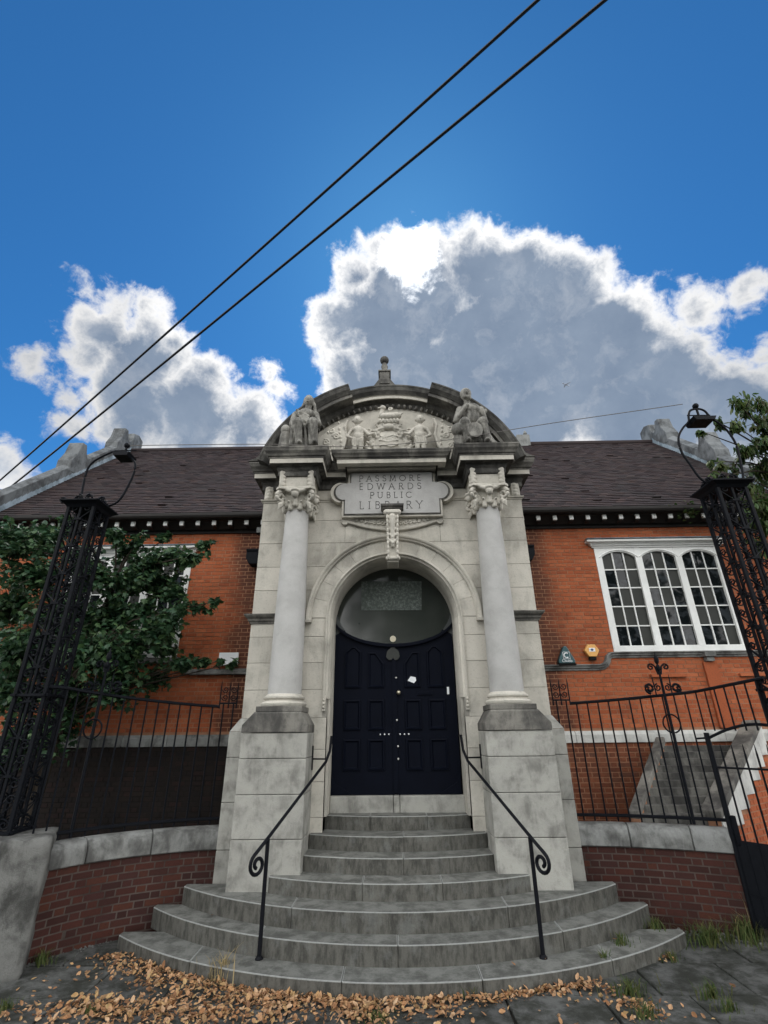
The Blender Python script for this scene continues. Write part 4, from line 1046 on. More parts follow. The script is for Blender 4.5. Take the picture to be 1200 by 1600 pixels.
wr = wing(1, 'red brick library wing with white three-light arched window and dark tiled roof')
mb = MB(); mb.box(3.93, 4.33, 12.85, 13.35, 10.1, 10.55); mb.lathe([(.05, 0), (.04, .06), (.065, .12), (.03, .2), (.005, .24)], (4.25, 13.0, 10.55), 10); mb.obj('ridge_stack', 'coping_stone', wr, bevel=.01)
# far neighbour gable on the left, beyond the wing
NB = thing('neighbour_house', 'dark slate roof of a neighbouring house beyond the wing gable at the far edge', 'house')
MB().add([(-15.5, 12, 7.0), (-10.9, 12, 7.0), (-10.9, 16, 7.0), (-15.5, 16, 7.0), (-15.5, 14, 9.6), (-11.6, 14, 9.5), (-15.5, 12, 0), (-10.9, 12, 0), (-10.9, 16, 0), (-15.5, 16, 0)],
         [(0, 1, 5, 4), (2, 3, 4, 5), (1, 2, 5)]).obj('roof', 'far_slate', NB)
MB().box(-15.4, -11, 12.1, 15.9, -.1, 7.0).obj('wall', 'dark_brick', NB)
# fittings on the wings
AB = thing('alarm_box', 'dark teal triangular alarm box with white C mark on the brick wall', 'alarm box', (3.13, 9.3, 3.27))
mb = MB(); mb.prism([(-.15, 0), (.15, 0), (.15, .05), (.025, .30), (-.025, .30), (-.15, .05)], -.11, 0); mb.obj('cover', 'teal_plastic', AB, bevel=.012)
mb = MB(); mb.tube([(.045*math.cos(w), -.114, .135+.04*math.sin(w)) for w in [math.radians(50+260*t/12) for t in range(13)]], .011, 5); mb.obj('logo_letter', 'white_plastic', AB)
mb = MB(); pts = [(-.06, .075), (.06, .075), (.06, .195), (-.06, .195), (-.06, .075)]; mb.tube([(x, -.112, z) for x, z in pts], .006, 4); mb.obj('logo_square', 'white_plastic', AB)
cu = bpy.data.curves.new('alarm_word', 'FONT'); cu.body = 'Chubb'; cu.size = .07; cu.extrude = .002; cu.align_x = 'CENTER'
tmp = bpy.data.objects.new('tmp_word', cu); COL.objects.link(tmp); bpy.context.view_layer.update()
me = bpy.data.meshes.new_from_object(tmp.evaluated_get(bpy.context.evaluated_depsgraph_get())); bpy.data.objects.remove(tmp)
me.materials.clear(); me.materials.append(MATS['white_plastic']); link('logo_word', me, AB, loc=(0, -.113, .018), rot=(PI/2, 0, 0))
MB().box(-.16, .16, -.115, -.0, -.035, -.001).obj('strobe', 'interior_dark', AB, bevel=.01)
AY = thing('alarm_box', 'yellow hexagonal alarm box on the brick wall beside the white window', 'alarm box', (3.62, 9.3, 3.49))
mb = MB(); hexa = [(.135*math.cos(math.radians(60*t)), .125*math.sin(math.radians(60*t))) for t in range(6)]; mb.prism(hexa, -.09, 0); mb.obj('cover', 'yellow_plastic', AY, bevel=.012)
mb = MB(); mb.prism([(-.055, -.02), (.055, -.02), (.055, .045), (-.055, .045)], -.094, -.09); mb.obj('label_plate', 'white_plastic', AY)
mb = MB(); mb.prism([(.025*math.cos(2*PI*t/12), .012+.02*math.sin(2*PI*t/12)) for t in range(12)], -.097, -.0935); mb.obj('logo_mark', 'navy_print', AY)
MB().box(-.06, .06, -.08, 0, -.165, -.112).obj('strobe', 'interior_dark', AY, bevel=.006)
SB = MB(); SB.box(-3.23, -2.87, 9.21, 9.24, 3.30, 3.53); SB = SB.obj('notice_board', 'white_plastic', bevel=.006); tag(SB, 'blank white notice board on the sooty brick wall above the string course', 'sign')
FLT = thing('floodlight', 'small grey floodlight under the eaves beside the stone portal', 'lamp', (-2.66, 9.1, 5.88))
MB().box(-.07, .07, -.10, .0, -.07, .07).obj('lamp_housing', 'iron', FLT, bevel=.01); MB().box(-.055, .055, -.108, -.101, -.055, .055).obj('lamp_glass', 'fanlight_glass', FLT); MB().tube([(0, 0, 0), (0, .17, .05)], .015, 6).obj('bracket', 'iron', FLT)

# ------------------------------------------------------------------ curved boundary walls
def resample(path, step):
    P = [Vector(p) for p in path]; out = []
    # Catmull-Rom through the points, then even spacing
    Q = []
    for i in range(len(P)-1):
        p0, p1, p2, p3 = P[max(i-1, 0)], P[i], P[i+1], P[min(i+2, len(P)-1)]
        for t in range(24):
            u = t/24; Q.append(.5*((2*p1)+(p2-p0)*u+(2*p0-5*p1+4*p2-p3)*u*u+(3*p1-p0-3*p2+p3)*u**3))
    Q.append(P[-1]); cum = [0]
    for i in range(1, len(Q)): cum.append(cum[-1]+(Q[i]-Q[i-1]).length)
    L = cum[-1]
    def at_(s):
        s = min(max(s, 0), L)
        for i in range(1, len(Q)):
            if cum[i] >= s: u = (s-cum[i-1])/max(1e-9, cum[i]-cum[i-1]); return Q[i-1].lerp(Q[i], u), (Q[i]-Q[i-1]).normalized()
        return Q[-1], (Q[-1]-Q[-2]).normalized()
    return L, at_
WPL = [(-2.30, 7.50), (-2.75, 7.38), (-3.30, 7.08), (-3.70, 6.72), (-3.98, 6.30)]
WPR = [(2.30, 7.56), (2.75, 7.50), (3.20, 7.38), (3.65, 7.22), (4.04, 7.04)]
def bwall(path, sx, label):
    BW = thing('boundary_wall', label, 'wall')
    L, f = resample(path, .05)
    n = 26; th = .30; core = MB(); fr_ = []; bk = []
    for i in range(n+1):
        p, t = f(L*i/n); nn = Vector((t.y, -t.x))*(-sx*-1)
        nn = nn if nn.y < 0 else -nn
        fr_.append(p-nn*.004+nn*0); bk.append(p-nn*th)
    core.slab([(p.x, p.y) for p in fr_]+[(p.x, p.y) for p in bk[::-1]], -.05, .80); core.obj('wall_core', 'dark_mortar', BW)
    for s0, s1, z, k in bond(L, .80, -.02, .07):
        p, t = f((s0+s1)/2); nn = Vector((t.y, -t.x)); nn = nn if nn.y < 0 else -nn
        w = s1-s0; key = LB if abs(w-LB) < .002 else (HB if abs(w-HB) < .002 else None)
        me_ = BM['dark_brick'][key] if key else brick_mesh(w, .05, 'dark_brick').mesh('brick', 'dark_brick')
        link('brick', me_, BW, loc=(p.x+nn.x*R.uniform(-.001, .004), p.y+nn.y*R.uniform(-.001, .004), z), rot=(R.uniform(-.01, .01), 0, math.atan2(-nn.x, nn.y)+PI))
    if sx > 0:      # return face at the gate end
        p, t = f(L)
        for kk in range(11):
            z = -.02+CB/2+kk*(CB+JB)
            link('brick', BM['dark_brick'][LB], BW, loc=(p.x+t.x*.004-t.y*-.12*-1, p.y+t.y*.004+.13, z), rot=(0, 0, math.atan2(t.x, -t.y)))
    # coping stones with rounded tops
    cuts = [0]; s = 0
    while s < L-.3: s += R.uniform(.55, .85); cuts.append(min(s, L))
    cuts[-1] = L+.03*(sx > 0)
    for a, e in zip(cuts[:-1], cuts[1:]):
        if e-a < .1: continue
        b_ = MB(); k_ = 8; prof_ = [(.03, .802), (.035, .93), (.02, .985), (-.02, 1.025), (-.08, 1.045), (-.17, 1.05), (-.26, 1.04), (-.33, .99), (-.34, .802)]; nn_ = len(prof_); vs = []
        for i in range(k_+1):
            s_ = a+.003+(e-a-.006)*i/k_; p, t = f(s_); p = p+t*max(0, s_-L); nn = Vector((t.y, -t.x)); nn = nn if nn.y < 0 else -nn
            sc_ = 1.0
            drop = .05 if (sx > 0 and i == k_ and e >= L) else 0
            for u, z in prof_: vs.append((p.x+nn.x*u, p.y+nn.y*u, z-drop*(z > .9)))
        b_.add(vs, [(i*nn_+j, i*nn_+(j+1) % nn_, (i+1)*nn_+(j+1) % nn_, (i+1)*nn_+j) for i in range(k_) for j in range(nn_)]+[tuple(range(nn_)), tuple(range((k_+1)*nn_-1, k_*nn_-1, -1))])
        b_.obj('coping', 'coping_stone', BW, True, bevel=.012)
    return f, L
fL, LL = bwall(WPL, -1, 'low curved dark brick wall with stone coping beside the rough stone pier')
fR, LR = bwall(WPR, 1, 'low curved dark brick wall with rounded coping end by the iron side gate')
# rough stone pier carrying the iron pillar
def rough_pier(x0, x1, y0, y1, h, label):
    b_ = bmesh.new(); bmesh.ops.create_cube(b_, size=1); bmesh.ops.subdivide_edges(b_, edges=b_.edges[:], cuts=14, use_grid_fill=True)
    for v in b_.verts:
        p = Vector((x0+(v.co.x+.5)*(x1-x0), y0+(v.co.y+.5)*(y1-y0), (v.co.z+.5)*(h+.05)-.05))
        ed = sorted((abs(v.co.x), abs(v.co.y), abs(v.co.z)))
        q_ = noise.noise(p*3.1)*.022+noise.noise(p*9)*.012
        cc = Vector(((x0+x1)/2, (y0+y1)/2, h/2)); dirn = (p-cc).normalized()
        if ed[1] > .47: p -= dirn*.022
        v.co = p+dirn*q_
    me_ = bpy.data.meshes.new('stone_pier'); b_.to_mesh(me_); b_.free(); me_.materials.append(MATS['rough_stone'])
    me_.polygons.foreach_set('use_smooth', [True]*len(me_.polygons))
    return tag(link('stone_pier', me_), label, 'pier')
o = rough_pier(-1.3, 0, 0, .78, 1.17, 'massive rough grey stone block under the iron gate pillar in front of the maple')
o.location = (-3.71, 6.13, 0); o.rotation_euler = (0, 0, math.radians(27))
rough_pier(4.36, 5.3, 5.95, 6.5, 1.12, 'rough grey stone block under the iron gate pillar beside the side gate')

# ------------------------------------------------------------------ openwork iron pillars
def cscroll(r):
    """one half of a tier: a stem rises from the collar and curls in, another curls below"""
    mb = MB(); D_ = math.radians
    mb.tube([(.010, 0, .17), (.040, 0, .205), (.088, 0, .255)]+spiral((.085, 0, .335), .056, .014, 1.35, D_(-40), n=20), r, 5)
    mb.tube([(.010, 0, .165), (.050, 0, .150)]+spiral((.085, 0, .085), .052, .014, 1.3, D_(80), n=20, sgn=-1), r, 5)
    return mb
SCR = cscroll(.0088).mesh('scroll', 'iron')
def iron_pillar(x0, x1, y0, y1, zb_, zt, label, loop):
    P_ = thing('iron_gate_pillar', label, 'gate pillar', ((x0+x1)/2, (y0+y1)/2, zb_), 'iron gate pillars')
    w, d2, h = (x1-x0)/2, (y1-y0)/2, zt-zb_
    for ax in (-1, 1):
        for ay in (-1, 1):
            MB().box(ax*w-.021, ax*w+.021, ay*d2-.021, ay*d2+.021, 0, h).obj('corner_bar', 'iron', P_, bevel=.004)
    for ax, ay in ((0, -1), (0, 1), (-1, 0), (1, 0)):
        MB().box(ax*w-.014, ax*w+.014, ay*d2-.014, ay*d2+.014, 0, h).obj('mid_bar', 'iron', P_)
    nt = 10; th_ = h/nt
    colm = MB().box(-.05, .05, -.02, .02, -.012, .012).mesh('collar', 'iron')
    for t in range(nt):
        for ax, ay, rz in ((0, -1, 0), (0, 1, PI), (-1, 0, -PI/2), (1, 0, PI/2)):
            ww = w if ay else d2
            for s2 in (-1, 1):
                loc = (ax*w+(0 if ax else 0), ay*d2, t*th_+.01)
                link('scroll', SCR, P_, loc=loc, rot=(0, 0, rz), scale=(s2*ww*.98/.150, 1, th_*.97/.40))
            link('collar', colm, P_, loc=(ax*w, ay*d2, t*th_+th_*.42), rot=(0, 0, rz))
    for z_ in (0.02, h*.36):
        mb = MB()
        for ay in (-1, 1): mb.box(-w-.05, w+.05, ay*d2-.028, ay*d2+.028, z_-.015, z_+.015)
        for ax in (-1, 1): mb.box(ax*w-.028, ax*w+.028, -d2-.05, d2+.05, z_-.0145, z_+.0145)
        mb.obj('band', 'iron', P_)
    mb = MB(); mb.add([(sx_*(w+o_), sy_*(d2+o_), z_) for o_, z_ in ((.015, h-.05), (.045, h-.01), (.085, h+.02), (.10, h+.03), (.10, h+.05)) for sx_, sy_ in ((-1, -1), (1, -1), (1, 1), (-1, 1))],
           [(k*4+j, k*4+(j+1) % 4, k*4+4+(j+1) % 4, k*4+4+j) for k in range(4) for j in range(4)]+[(16, 17, 18, 19), (3, 2, 1, 0)]); mb.obj('cap_plate', 'iron', P_)
    mb = MB()
    for s2 in (-1, 1):
        for yy in (-d2, d2):
            mb.tube(spiral((s2*(w*.45), yy, h+.11), .06, .015, 1.5, PI/2, n=18, sgn=s2), .014, 5)
        for xx_ in (-w, w): mb.tube(spiral((xx_, s2*d2*.45, h+.11), .06, .015, 1.5, PI/2, 'yz', n=18, sgn=s2), .014, 5)
        mb.tube(spiral((s2*(w+.10), -d2-.02, h+.07), .045, .012, 1.4, -PI/2, n=16, sgn=s2), .013, 5)
    mb.ball((0, 0, h+.10), (w*.7, d2*.7, .07), 12, 8); mb.obj('cresting', 'iron', P_)
    lp = MB(); lp.tube([(a, 0, c-zb_) for a, c in loop[0]], .0165, 8); lo_ = lp.obj('lamp_hoop', 'iron', P_, True)
    lb = MB(); a, c, hw = loop[1]; lb.prism([(a-hw, c-zb_+.06), (a+hw, c-zb_+.06), (a+hw*.8, c-zb_), (a-hw*.8, c-zb_)], -.12, .12); lb.tube([(a, 0, c-zb_+.05), (a, 0, loop[2]-zb_)], .018, 6); lb.ball((a, 0, loop[2]-zb_+.04), .045, 10, 8)
    lb.tube([(a-.17, 0, c-zb_+.15), (a+.17, 0, c-zb_+.15)], .010, 5); lb.box(a-.06, a+.06, -.05, .05, c-zb_+.055, c-zb_+.10)
    lb.obj('lamp_holder', 'iron', P_)
    return P_
def smooth(pts, n=6):
    L_, f_ = resample([(a, c) for a, c in pts], .05); k = len(pts)*n
    return [tuple(f_(L_*i/k)[0]) for i in range(k+1)]
hoop = [(-.16, 5.30), (-.26, 5.42), (-.33, 5.62), (-.40, 5.85), (-.38, 6.08), (-.28, 6.24), (-.16, 6.36), (-.13, 6.47), (-.08, 6.56), (.03, 6.59), (.13, 6.55), (.19, 6.42), (.30, 6.30), (.38, 6.15), (.42, 5.95), (.40, 5.70), (.36, 5.42), (.30, 5.30)]
iron_pillar(4.43, 4.80, 5.98, 6.34, 1.12, 5.20, 'black openwork iron gate pillar with lyre hoop, beside the white arched window', (smooth(hoop), (.02, 6.32, .17), 6.60))
hoop2 = [(-.10, 5.25), (-.16, 5.35), (-.20, 5.75), (-.16, 5.98), (.02, 6.13), (.20, 6.20), (.40, 6.10), (.52, 5.98), (.54, 5.82), (.50, 5.6), (.44, 5.40), (.36, 5.29), (.24, 5.25)]
iron_pillar(-4.66, -4.30, 6.28, 6.64, 1.165, 5.20, 'black openwork iron gate pillar in front of the maple tree', (smooth(hoop2), (.33, 6.06, .13), 6.26))

# ------------------------------------------------------------------ railings
def plume(mb, p, s=1.0):
    """iron finial: spear bud, two curled horns, a collar and scrolls at the foot"""
    x, y, z = p
    mb.tube([(x, y, z-.02), (x, y, z+.42*s)], [.022, .014], 6)
    mb.ball((x, y, z+.52*s), (.035*s, .035*s, .07*s), 10, 8); mb.tube([(x, y, z+.57*s), (x, y, z+.64*s)], [.014, .004], 5)
    mb.ball((x, y, z+.40*s), (.03, .03, .05), 8, 6)
    for s2 in (-1, 1):
        mb.tube([(x+s2*.02, y, z+.30*s), (x+s2*.05*s, y, z+.42*s), (x+s2*.10*s, y, z+.46*s)]+spiral((x+s2*.115*s, y, z+.41*s), .045*s, .012, 1.1, PI/2, n=12, sgn=-s2), .013, 5)
        mb.tube(spiral((x+s2*.20*s, y, z+.10*s), .075*s, .02, 1.4, -PI/2, n=20, sgn=s2), .018, 6)
        mb.tube(spiral((x+s2*.075*s, y, z+.11*s), .055*s, .012, 1.4, PI/2, n=18, sgn=-s2), .011, 5)
        mb.tube([(x+s2*.12*s, y, z), (x+s2*.13*s, y, z+.22*s), (x+s2*.13*s, y, z+.30*s)], [.01, .009, .003], 5)
def railing(sx, f, L, ext, label):
    RL = thing('railing', label, 'railing')
    xs = []
    def path(s):
        if s <= L:
            p, t = f(s); nn = Vector((t.y, -t.x)); nn = nn if nn.y < 0 else -nn; return p-nn*.16
        u = (s-L)/ext[1]; p0 = path(L); return p0.lerp(Vector(ext[0]), u)
    T = L+ext[1]
    def ztop(s): return 2.515+.20*(s/T)**1.3
    n = 40
    tp = [Vector((*path(.24+(T-.24)*i/n), ztop(.24+(T-.24)*i/n))) for i in range(n+1)]
    MB().tube(tp, .020, 6).obj('top_rail', 'iron', RL)
    MB().tube([Vector((*path(L*i/n), 1.125)) for i in range(n+1)], .020, 6).obj('bottom_rail', 'iron', RL)
    nb = 0; s = .05; k = 0
    while s < T-.05:
        p = path(s)
        if s < .26: z1 = 2.58
        else: z1 = ztop(s)
        zlo = 1.06 if s <= L else 2.14
        MB().tube([(p.x, p.y, zlo), (p.x, p.y, z1)], .0115, 6).obj('bar', 'iron', RL); s += .138
    mb = MB(); pr = [path(.0), path(.12), path(.24)]
    mb.tube([(p.x, p.y, 2.57) for p in pr], .012, 5)
    for p in pr: mb.tube([(p.x, p.y, 2.5), (p.x, p.y, 2.80), (p.x, p.y, 2.88)], [.011, .010, .003], 5)
    for i in range(2):
        c_ = (pr[i]+pr[i+1])/2
        for z_ in (2.65, 2.76): mb.tube(spiral((c_.x, c_.y, z_), .048, .010, 1.4, i*PI, n=16, sgn=1 if i else -1), .008, 5)
    mb.obj('end_panel', 'iron', RL)
    sp_ = L*.80; p = path(sp_)
    mb = MB(); plume(mb, (p.x, p.y, ztop(sp_)), .92); mb.obj('finial', 'iron', RL)
    MB().tube([(p.x, p.y, 1.06), (p.x, p.y, ztop(sp_))], .02, 8).obj('standard', 'iron', RL)
    MB().tube([(p.x+.115*math.cos(w), p.y-.02, 2.235+.115*math.sin(w)) for w in [2*PI*i/28 for i in range(29)]], .011, 5).obj('ring', 'iron', RL)
    return RL
railing(-1, fL, LL, ((-4.30, 6.30), .10), 'black iron railing on the curved wall by the maple tree')
railing(1, fR, LR, ((4.40, 6.20), .95), 'black iron railing on the curved wall running to the side gate')
# side gate
GT = thing('side_gate', 'black iron side gate with arched rail and pointed bars, next to the boundary wall end', 'gate', (4.03, 7.02, 0))
e = Vector((.62, -.86)).normalized()*1.15
MB().tube([(0, 0, .05), (0, 0, 2.12)], .032, 8).obj('gate_post', 'iron', GT)
arcp = [(e.x*t/14, e.y*t/14, 2.05+.16*math.sin(t/14*PI)) for t in range(15)]; MB().tube(arcp, .017, 6).obj('arched_rail', 'iron', GT)
MB().tube([(-.12, .03, 2.05), (.02, 0, 2.06)], .012, 5).obj('latch_bar', 'iron', GT)
for z_ in (1.72, .42): MB().tube([(0, 0, z_), (e.x, e.y, z_)], .012, 6).obj('cross_rail', 'iron', GT)
for i in range(1, 9):
    t = i/9; MB().tube([(e.x*t, e.y*t, .14), (e.x*t, e.y*t, 1.88), (e.x*t, e.y*t, 1.99)], [.0125, .0125, .003], 6).obj('bar', 'iron', GT)
MB().box(.0, .06, -.06, .0, .9, 1.2).obj('lock_box', 'iron', GT)
mb = MB(); mb.add([(0, -.008, .12), (e.x, e.y-.008, .12), (e.x, e.y-.008, .95), (0, -.008, .95), (0, .008, .12), (e.x, e.y+.008, .12), (e.x, e.y+.008, .95), (0, .008, .95)], [(0, 1, 2, 3), (7, 6, 5, 4), (0, 4, 5, 1), (3, 2, 6, 7), (1, 5, 6, 2), (0, 3, 7, 4)]); mb.obj('shade_sheet', 'iron', GT)  # dark sheet added to stand for the shade behind the gate bars

# ------------------------------------------------------------------ side stair behind the railing
SS = thing('side_stair', 'dark stone side stair with sloping coped flank walls behind the side gate', 'stairs')
La, Lb = Vector((3.28, 7.78, 1.06)), Vector((4.55, 9.18, 1.95))
Ra, Rb = Vector((4.12, 7.72, 1.06)), Vector((5.95, 9.10, 2.20))
nst = 10
for i in range(nst):
    u0, u1 = i/nst, (i+1)/nst+.03; z1 = La.z+(Lb.z-La.z)*(i+.6)/nst
    q_ = [La.lerp(Lb, u0), Ra.lerp(Rb, u0), Ra.lerp(Rb, min(u1, 1)), La.lerp(Lb, min(u1, 1))]
    MB().slab([(p.x, p.y) for p in q_], -.03, z1).obj('step', 'sooty_stone', SS, bevel=.006)
def flank(a, e_, w):
    du_ = (e_-a); dv_ = Vector((du_.y, -du_.x, 0)).normalized()
    for w_, zl, zh, nm, mt in ((w, 0, .10, 'flank_coping', 'weathered_stone'), (w*.8, None, -.002, 'flank_wall', 'mortar')):
        vs = [a-dv_*w_, a+dv_*w_, e_+dv_*w_, e_-dv_*w_]; zz = [a.z, a.z, e_.z, e_.z]
        b_ = MB().add([(p.x, p.y, (0 if zl is None else z)) for p, z in zip(vs, zz)]+[(p.x, p.y, z+zh) for p, z in zip(vs, zz)],
           [(0, 3, 2, 1), (4, 5, 6, 7), (0, 1, 5, 4), (1, 2, 6, 5), (2, 3, 7, 6), (3, 0, 4, 7)]); b_.obj(nm, mt, SS, bevel=.012 if zl is not None else 0)
    return dv_
flank(La-Vector((.06, 0, 0)), Lb-Vector((.06, 0, 0)), .07)
dv = flank(Ra+Vector((.10, 0, 0)), Rb+Vector((.10, 0, 0)), .13)
oR = Ra+Vector((.10, 0, 0)); LS = (Vector((Rb.x, Rb.y))-Vector((Ra.x, Ra.y))).length; du = Vector((Rb.x-Ra.x, Rb.y-Ra.y, 0)).normalized(); sl_ = (Rb.z-Ra.z)/LS
fo = oR+dv*.106
for s0, s1, z, k in bond(LS, 2.4, .02):
    top = Ra.z+s0*sl_
    if z+.04 > top-.27: continue
    w = s1-s0; key = LB if abs(w-LB) < .002 else (HB if abs(w-HB) < .002 else None)
    if not key: continue
    p = fo+du*(s0+s1)/2+dv*.004
    link('brick', BM['red_brick'][key], SS, loc=(p.x, p.y, z), rot=(0, 0, math.atan2(dv.x, -dv.y)))
nq = 7
for i in range(nq):
    s0, s1 = LS*i/nq+.003, LS*(i+1)/nq-.003
    zt_ = Ra.z+s0*sl_-.006; zt2 = Ra.z+s1*sl_-.006; zb2 = zt_-.26
    a, e_ = fo+du*s0, fo+du*s1
    MB().add([(a.x, a.y, zb2), (e_.x, e_.y, zb2), (e_.x, e_.y, zt2), (a.x, a.y, zt_)]+[(p.x+dv.x*.02, p.y+dv.y*.02, z) for p, z in ((a, zb2), (e_, zb2), (e_, zt2), (a, zt_))], [(0, 1, 2, 3), (7, 6, 5, 4), (0, 4, 5, 1), (1, 5, 6, 2), (2, 6, 7, 3), (3, 7, 4, 0)]).obj('quoin_stone', 'white_stone', SS, bevel=.004)

# ------------------------------------------------------------------ handrails
def handrail(sx, label):
    H = thing('handrail', label, 'handrail')
    x0, y0 = sx*1.41, 6.2
    top = [(x0-sx*-.0, y0, 1.12)]
    # from curl up the slope to the wall
    A = Vector((sx*1.41, 6.19, 1.13)); Bq = Vector((sx*.965, 7.42, 1.80)); C_ = Vector((sx*.925, 7.52, 1.93)); D_ = Vector((sx*.91, 7.55, 2.12))
    dirn = (A-Bq).normalized(); low = A+dirn*.17
    side = Vector((sx*.35, -.94, 0)).normalized()
    curl = []
    cc = low+Vector((0, 0, -.125))+side*.0
    for i in range(26):
        t = i/25; w = math.radians(62)-t*2*PI*1.35; r = .105*(1-.72*t)
        hv = Vector((sx*.55, -.83, 0)).normalized()
        curl.append(cc+hv*(r*math.cos(w))+Vector((0, 0, r*math.sin(w))))
    pts = [D_, D_.lerp(C_, .5), C_, C_.lerp(Bq, .6), Bq]+[Bq.lerp(A, t/8) for t in range(1, 9)]+[A+dirn*.06]+curl
    MB().tube(pts, .0185, 8).obj('rail', 'rail_iron', H, True)
    MB().tube([(sx*1.405, 6.2, .10), (sx*1.405, 6.2, 1.125)], .0215, 8).obj('post', 'rail_iron', H, True)
    MB().tube([(sx*.945, 7.46, 1.835), (sx*1.17, 7.52, 1.835)], .010, 6).obj('strut', 'rail_iron', H)
    MB().box(min(sx*1.155, sx*1.168), max(sx*1.155, sx*1.168), 7.49, 7.55, 1.70, 2.0).obj('wall_plate', 'rail_iron', H)
    MB().lathe([(.04, .115), (.04, .13), (.025, .15)], (sx*1.405, 6.2, 0), 12).obj('foot', 'rail_iron', H)
handrail(-1, 'black iron handrail with curled end, on the side of the maple tree'); handrail(1, 'black iron handrail with curled end, on the side of the iron side gate')

# ------------------------------------------------------------------ overhead cables and the aircraft
def cable(pts, r, name, label, cat, m_, group=None):
    L_, f_ = resample(pts, .1)
    o = MB().tube([tuple(f_(L_*i/60)[0]) for i in range(61)], r, 6).obj(name, m_, None, True); return tag(o, label, cat, group)
def line(pxs, ys, sag=0):
    return [at(x, y, Y) for (x, y), Y in zip(pxs, ys)]
def straight(p0, Y0, p1, Y1, sag, ext=0.0, n=8):
    a, e_ = at(*p0, Y0), at(*p1, Y1); out = []
    for i in range(n+1):
        t = -ext*0+i/n*(1+ext); p = a.lerp(e_, t); out.append(Vector((p.x, p.y, p.z-sag*4*(i/n)*(1-i/n)))) 
    return out
cable(straight((-20, 768), 13.5, (836, 0), 3.4, .10, .25), .024, 'overhead_cable', 'upper of the two thick black overhead cables crossing the sky', 'cable', 'cable_black')
cable(straight((-20, 790), 13.0, (940, 0), 3.2, .10, .25), .024, 'overhead_cable', 'lower of the two thick black overhead cables crossing the sky', 'cable', 'cable_black')
wp = [(-4.10, 6.46, 6.30), (-2.06, 6.62, 6.385), (-.68, 6.70, 6.36), (.30, 6.72, 6.42), (1.0, 6.78, 6.52), (2.5, 6.5, 6.60), (4.45, 6.16, 6.68)]
cable(wp, .0065, 'thin_wire', 'thin grey wire strung across the pediment between the two iron pillars', 'wire', 'wire_grey')
AP = thing('airplane', 'tiny grey airliner flying in front of the big cloud', 'airplane', tuple(at(884, 601, 620)))
fu = MB(); fu.tube([(-9, 0, 0), (-7.5, 0, .1), (6, 0, .2), (9.5, 0, .6)], [.3, 1.1, 1.1, .25], 10); fu.obj('fuselage', 'aircraft_grey', AP, True)
MB().add([(-1.5, .6, 0), (1.8, .6, 0), (4.2, 9.5, .9), (3.2, 9.5, .9), (-1.5, .6, .3), (1.8, .6, .3), (4.2, 9.5, 1.05), (3.2, 9.5, 1.05)], [(0, 1, 2, 3), (7, 6, 5, 4), (0, 4, 5, 1), (1, 5, 6, 2), (2, 6, 7, 3), (3, 7, 4, 0)]).obj('wing', 'aircraft_grey', AP)
MB().add([(-1.5, -.6, 0), (1.8, -.6, 0), (4.2, -9.5, .9), (3.2, -9.5, .9), (-1.5, -.6, .3), (1.8, -.6, .3), (4.2, -9.5, 1.05), (3.2, -9.5, 1.05)], [(0, 1, 2, 3), (7, 6, 5, 4), (0, 4, 5, 1), (1, 5, 6, 2), (2, 6, 7, 3), (3, 7, 4, 0)]).obj('wing', 'aircraft_grey', AP)
MB().prism([(6.2, .8), (9.2, .8), (10, 3.4), (8.6, 3.4)], -.15, .15).obj('tail_fin', 'aircraft_grey', AP)
for s2 in (-1, 1): MB().tube([(-1.6, s2*3.2, -.5), (.6, s2*3.2, -.45)], .5, 8).obj('engine', 'aircraft_grey', AP)
AP.scale = (.8, .8, .8); AP.rotation_euler = (0, math.radians(8), math.radians(25))

# ------------------------------------------------------------------ trees
def leaf_mesh(kind, s=1.0):
    if kind == 'maple':
        pl = [(0, 0), (.28, .05), (.48, .22), (.32, .36), (.46, .62), (.22, .60), (.0, 1.0), (-.22, .60), (-.46, .62), (-.32, .36), (-.48, .22), (-.28, .05)]
        vs = [(x*s, y*s, -.22*abs(x)*s-.12*y*y*s) for x, y in pl]+[(0, .35*s, .02*s)]; n = len(pl)
        return vs, [(i, (i+1) % n, n) for i in range(n)]
    if kind == 'cherry':
        pl = [(0, 0), (.15, .22), (.18, .5), (.09, .8), (0, 1.0), (-.09, .8), (-.18, .5), (-.15, .22)]
        vs = [(x*s, y*s, -.25*abs(x)*s-.10*y*y*s) for x, y in pl]+[(0, .5*s, .03*s)]; n = len(pl)
        return vs, [(i, (i+1) % n, n) for i in range(n)]
    if kind == 'dry':
        pl = [(0, 0), (.22, .18), (.30, .48), (.14, .85), (0, 1.0), (-.16, .82), (-.28, .46), (-.20, .16)]
        vs = [(x*s, y*s, (.9*x*x*2+.20*(y-.5)**2*2)*s) for x, y in pl]+[(0, .5*s, .0)]; n = len(pl)
        return vs, [(i, (i+1) % n, n) for i in range(n)]
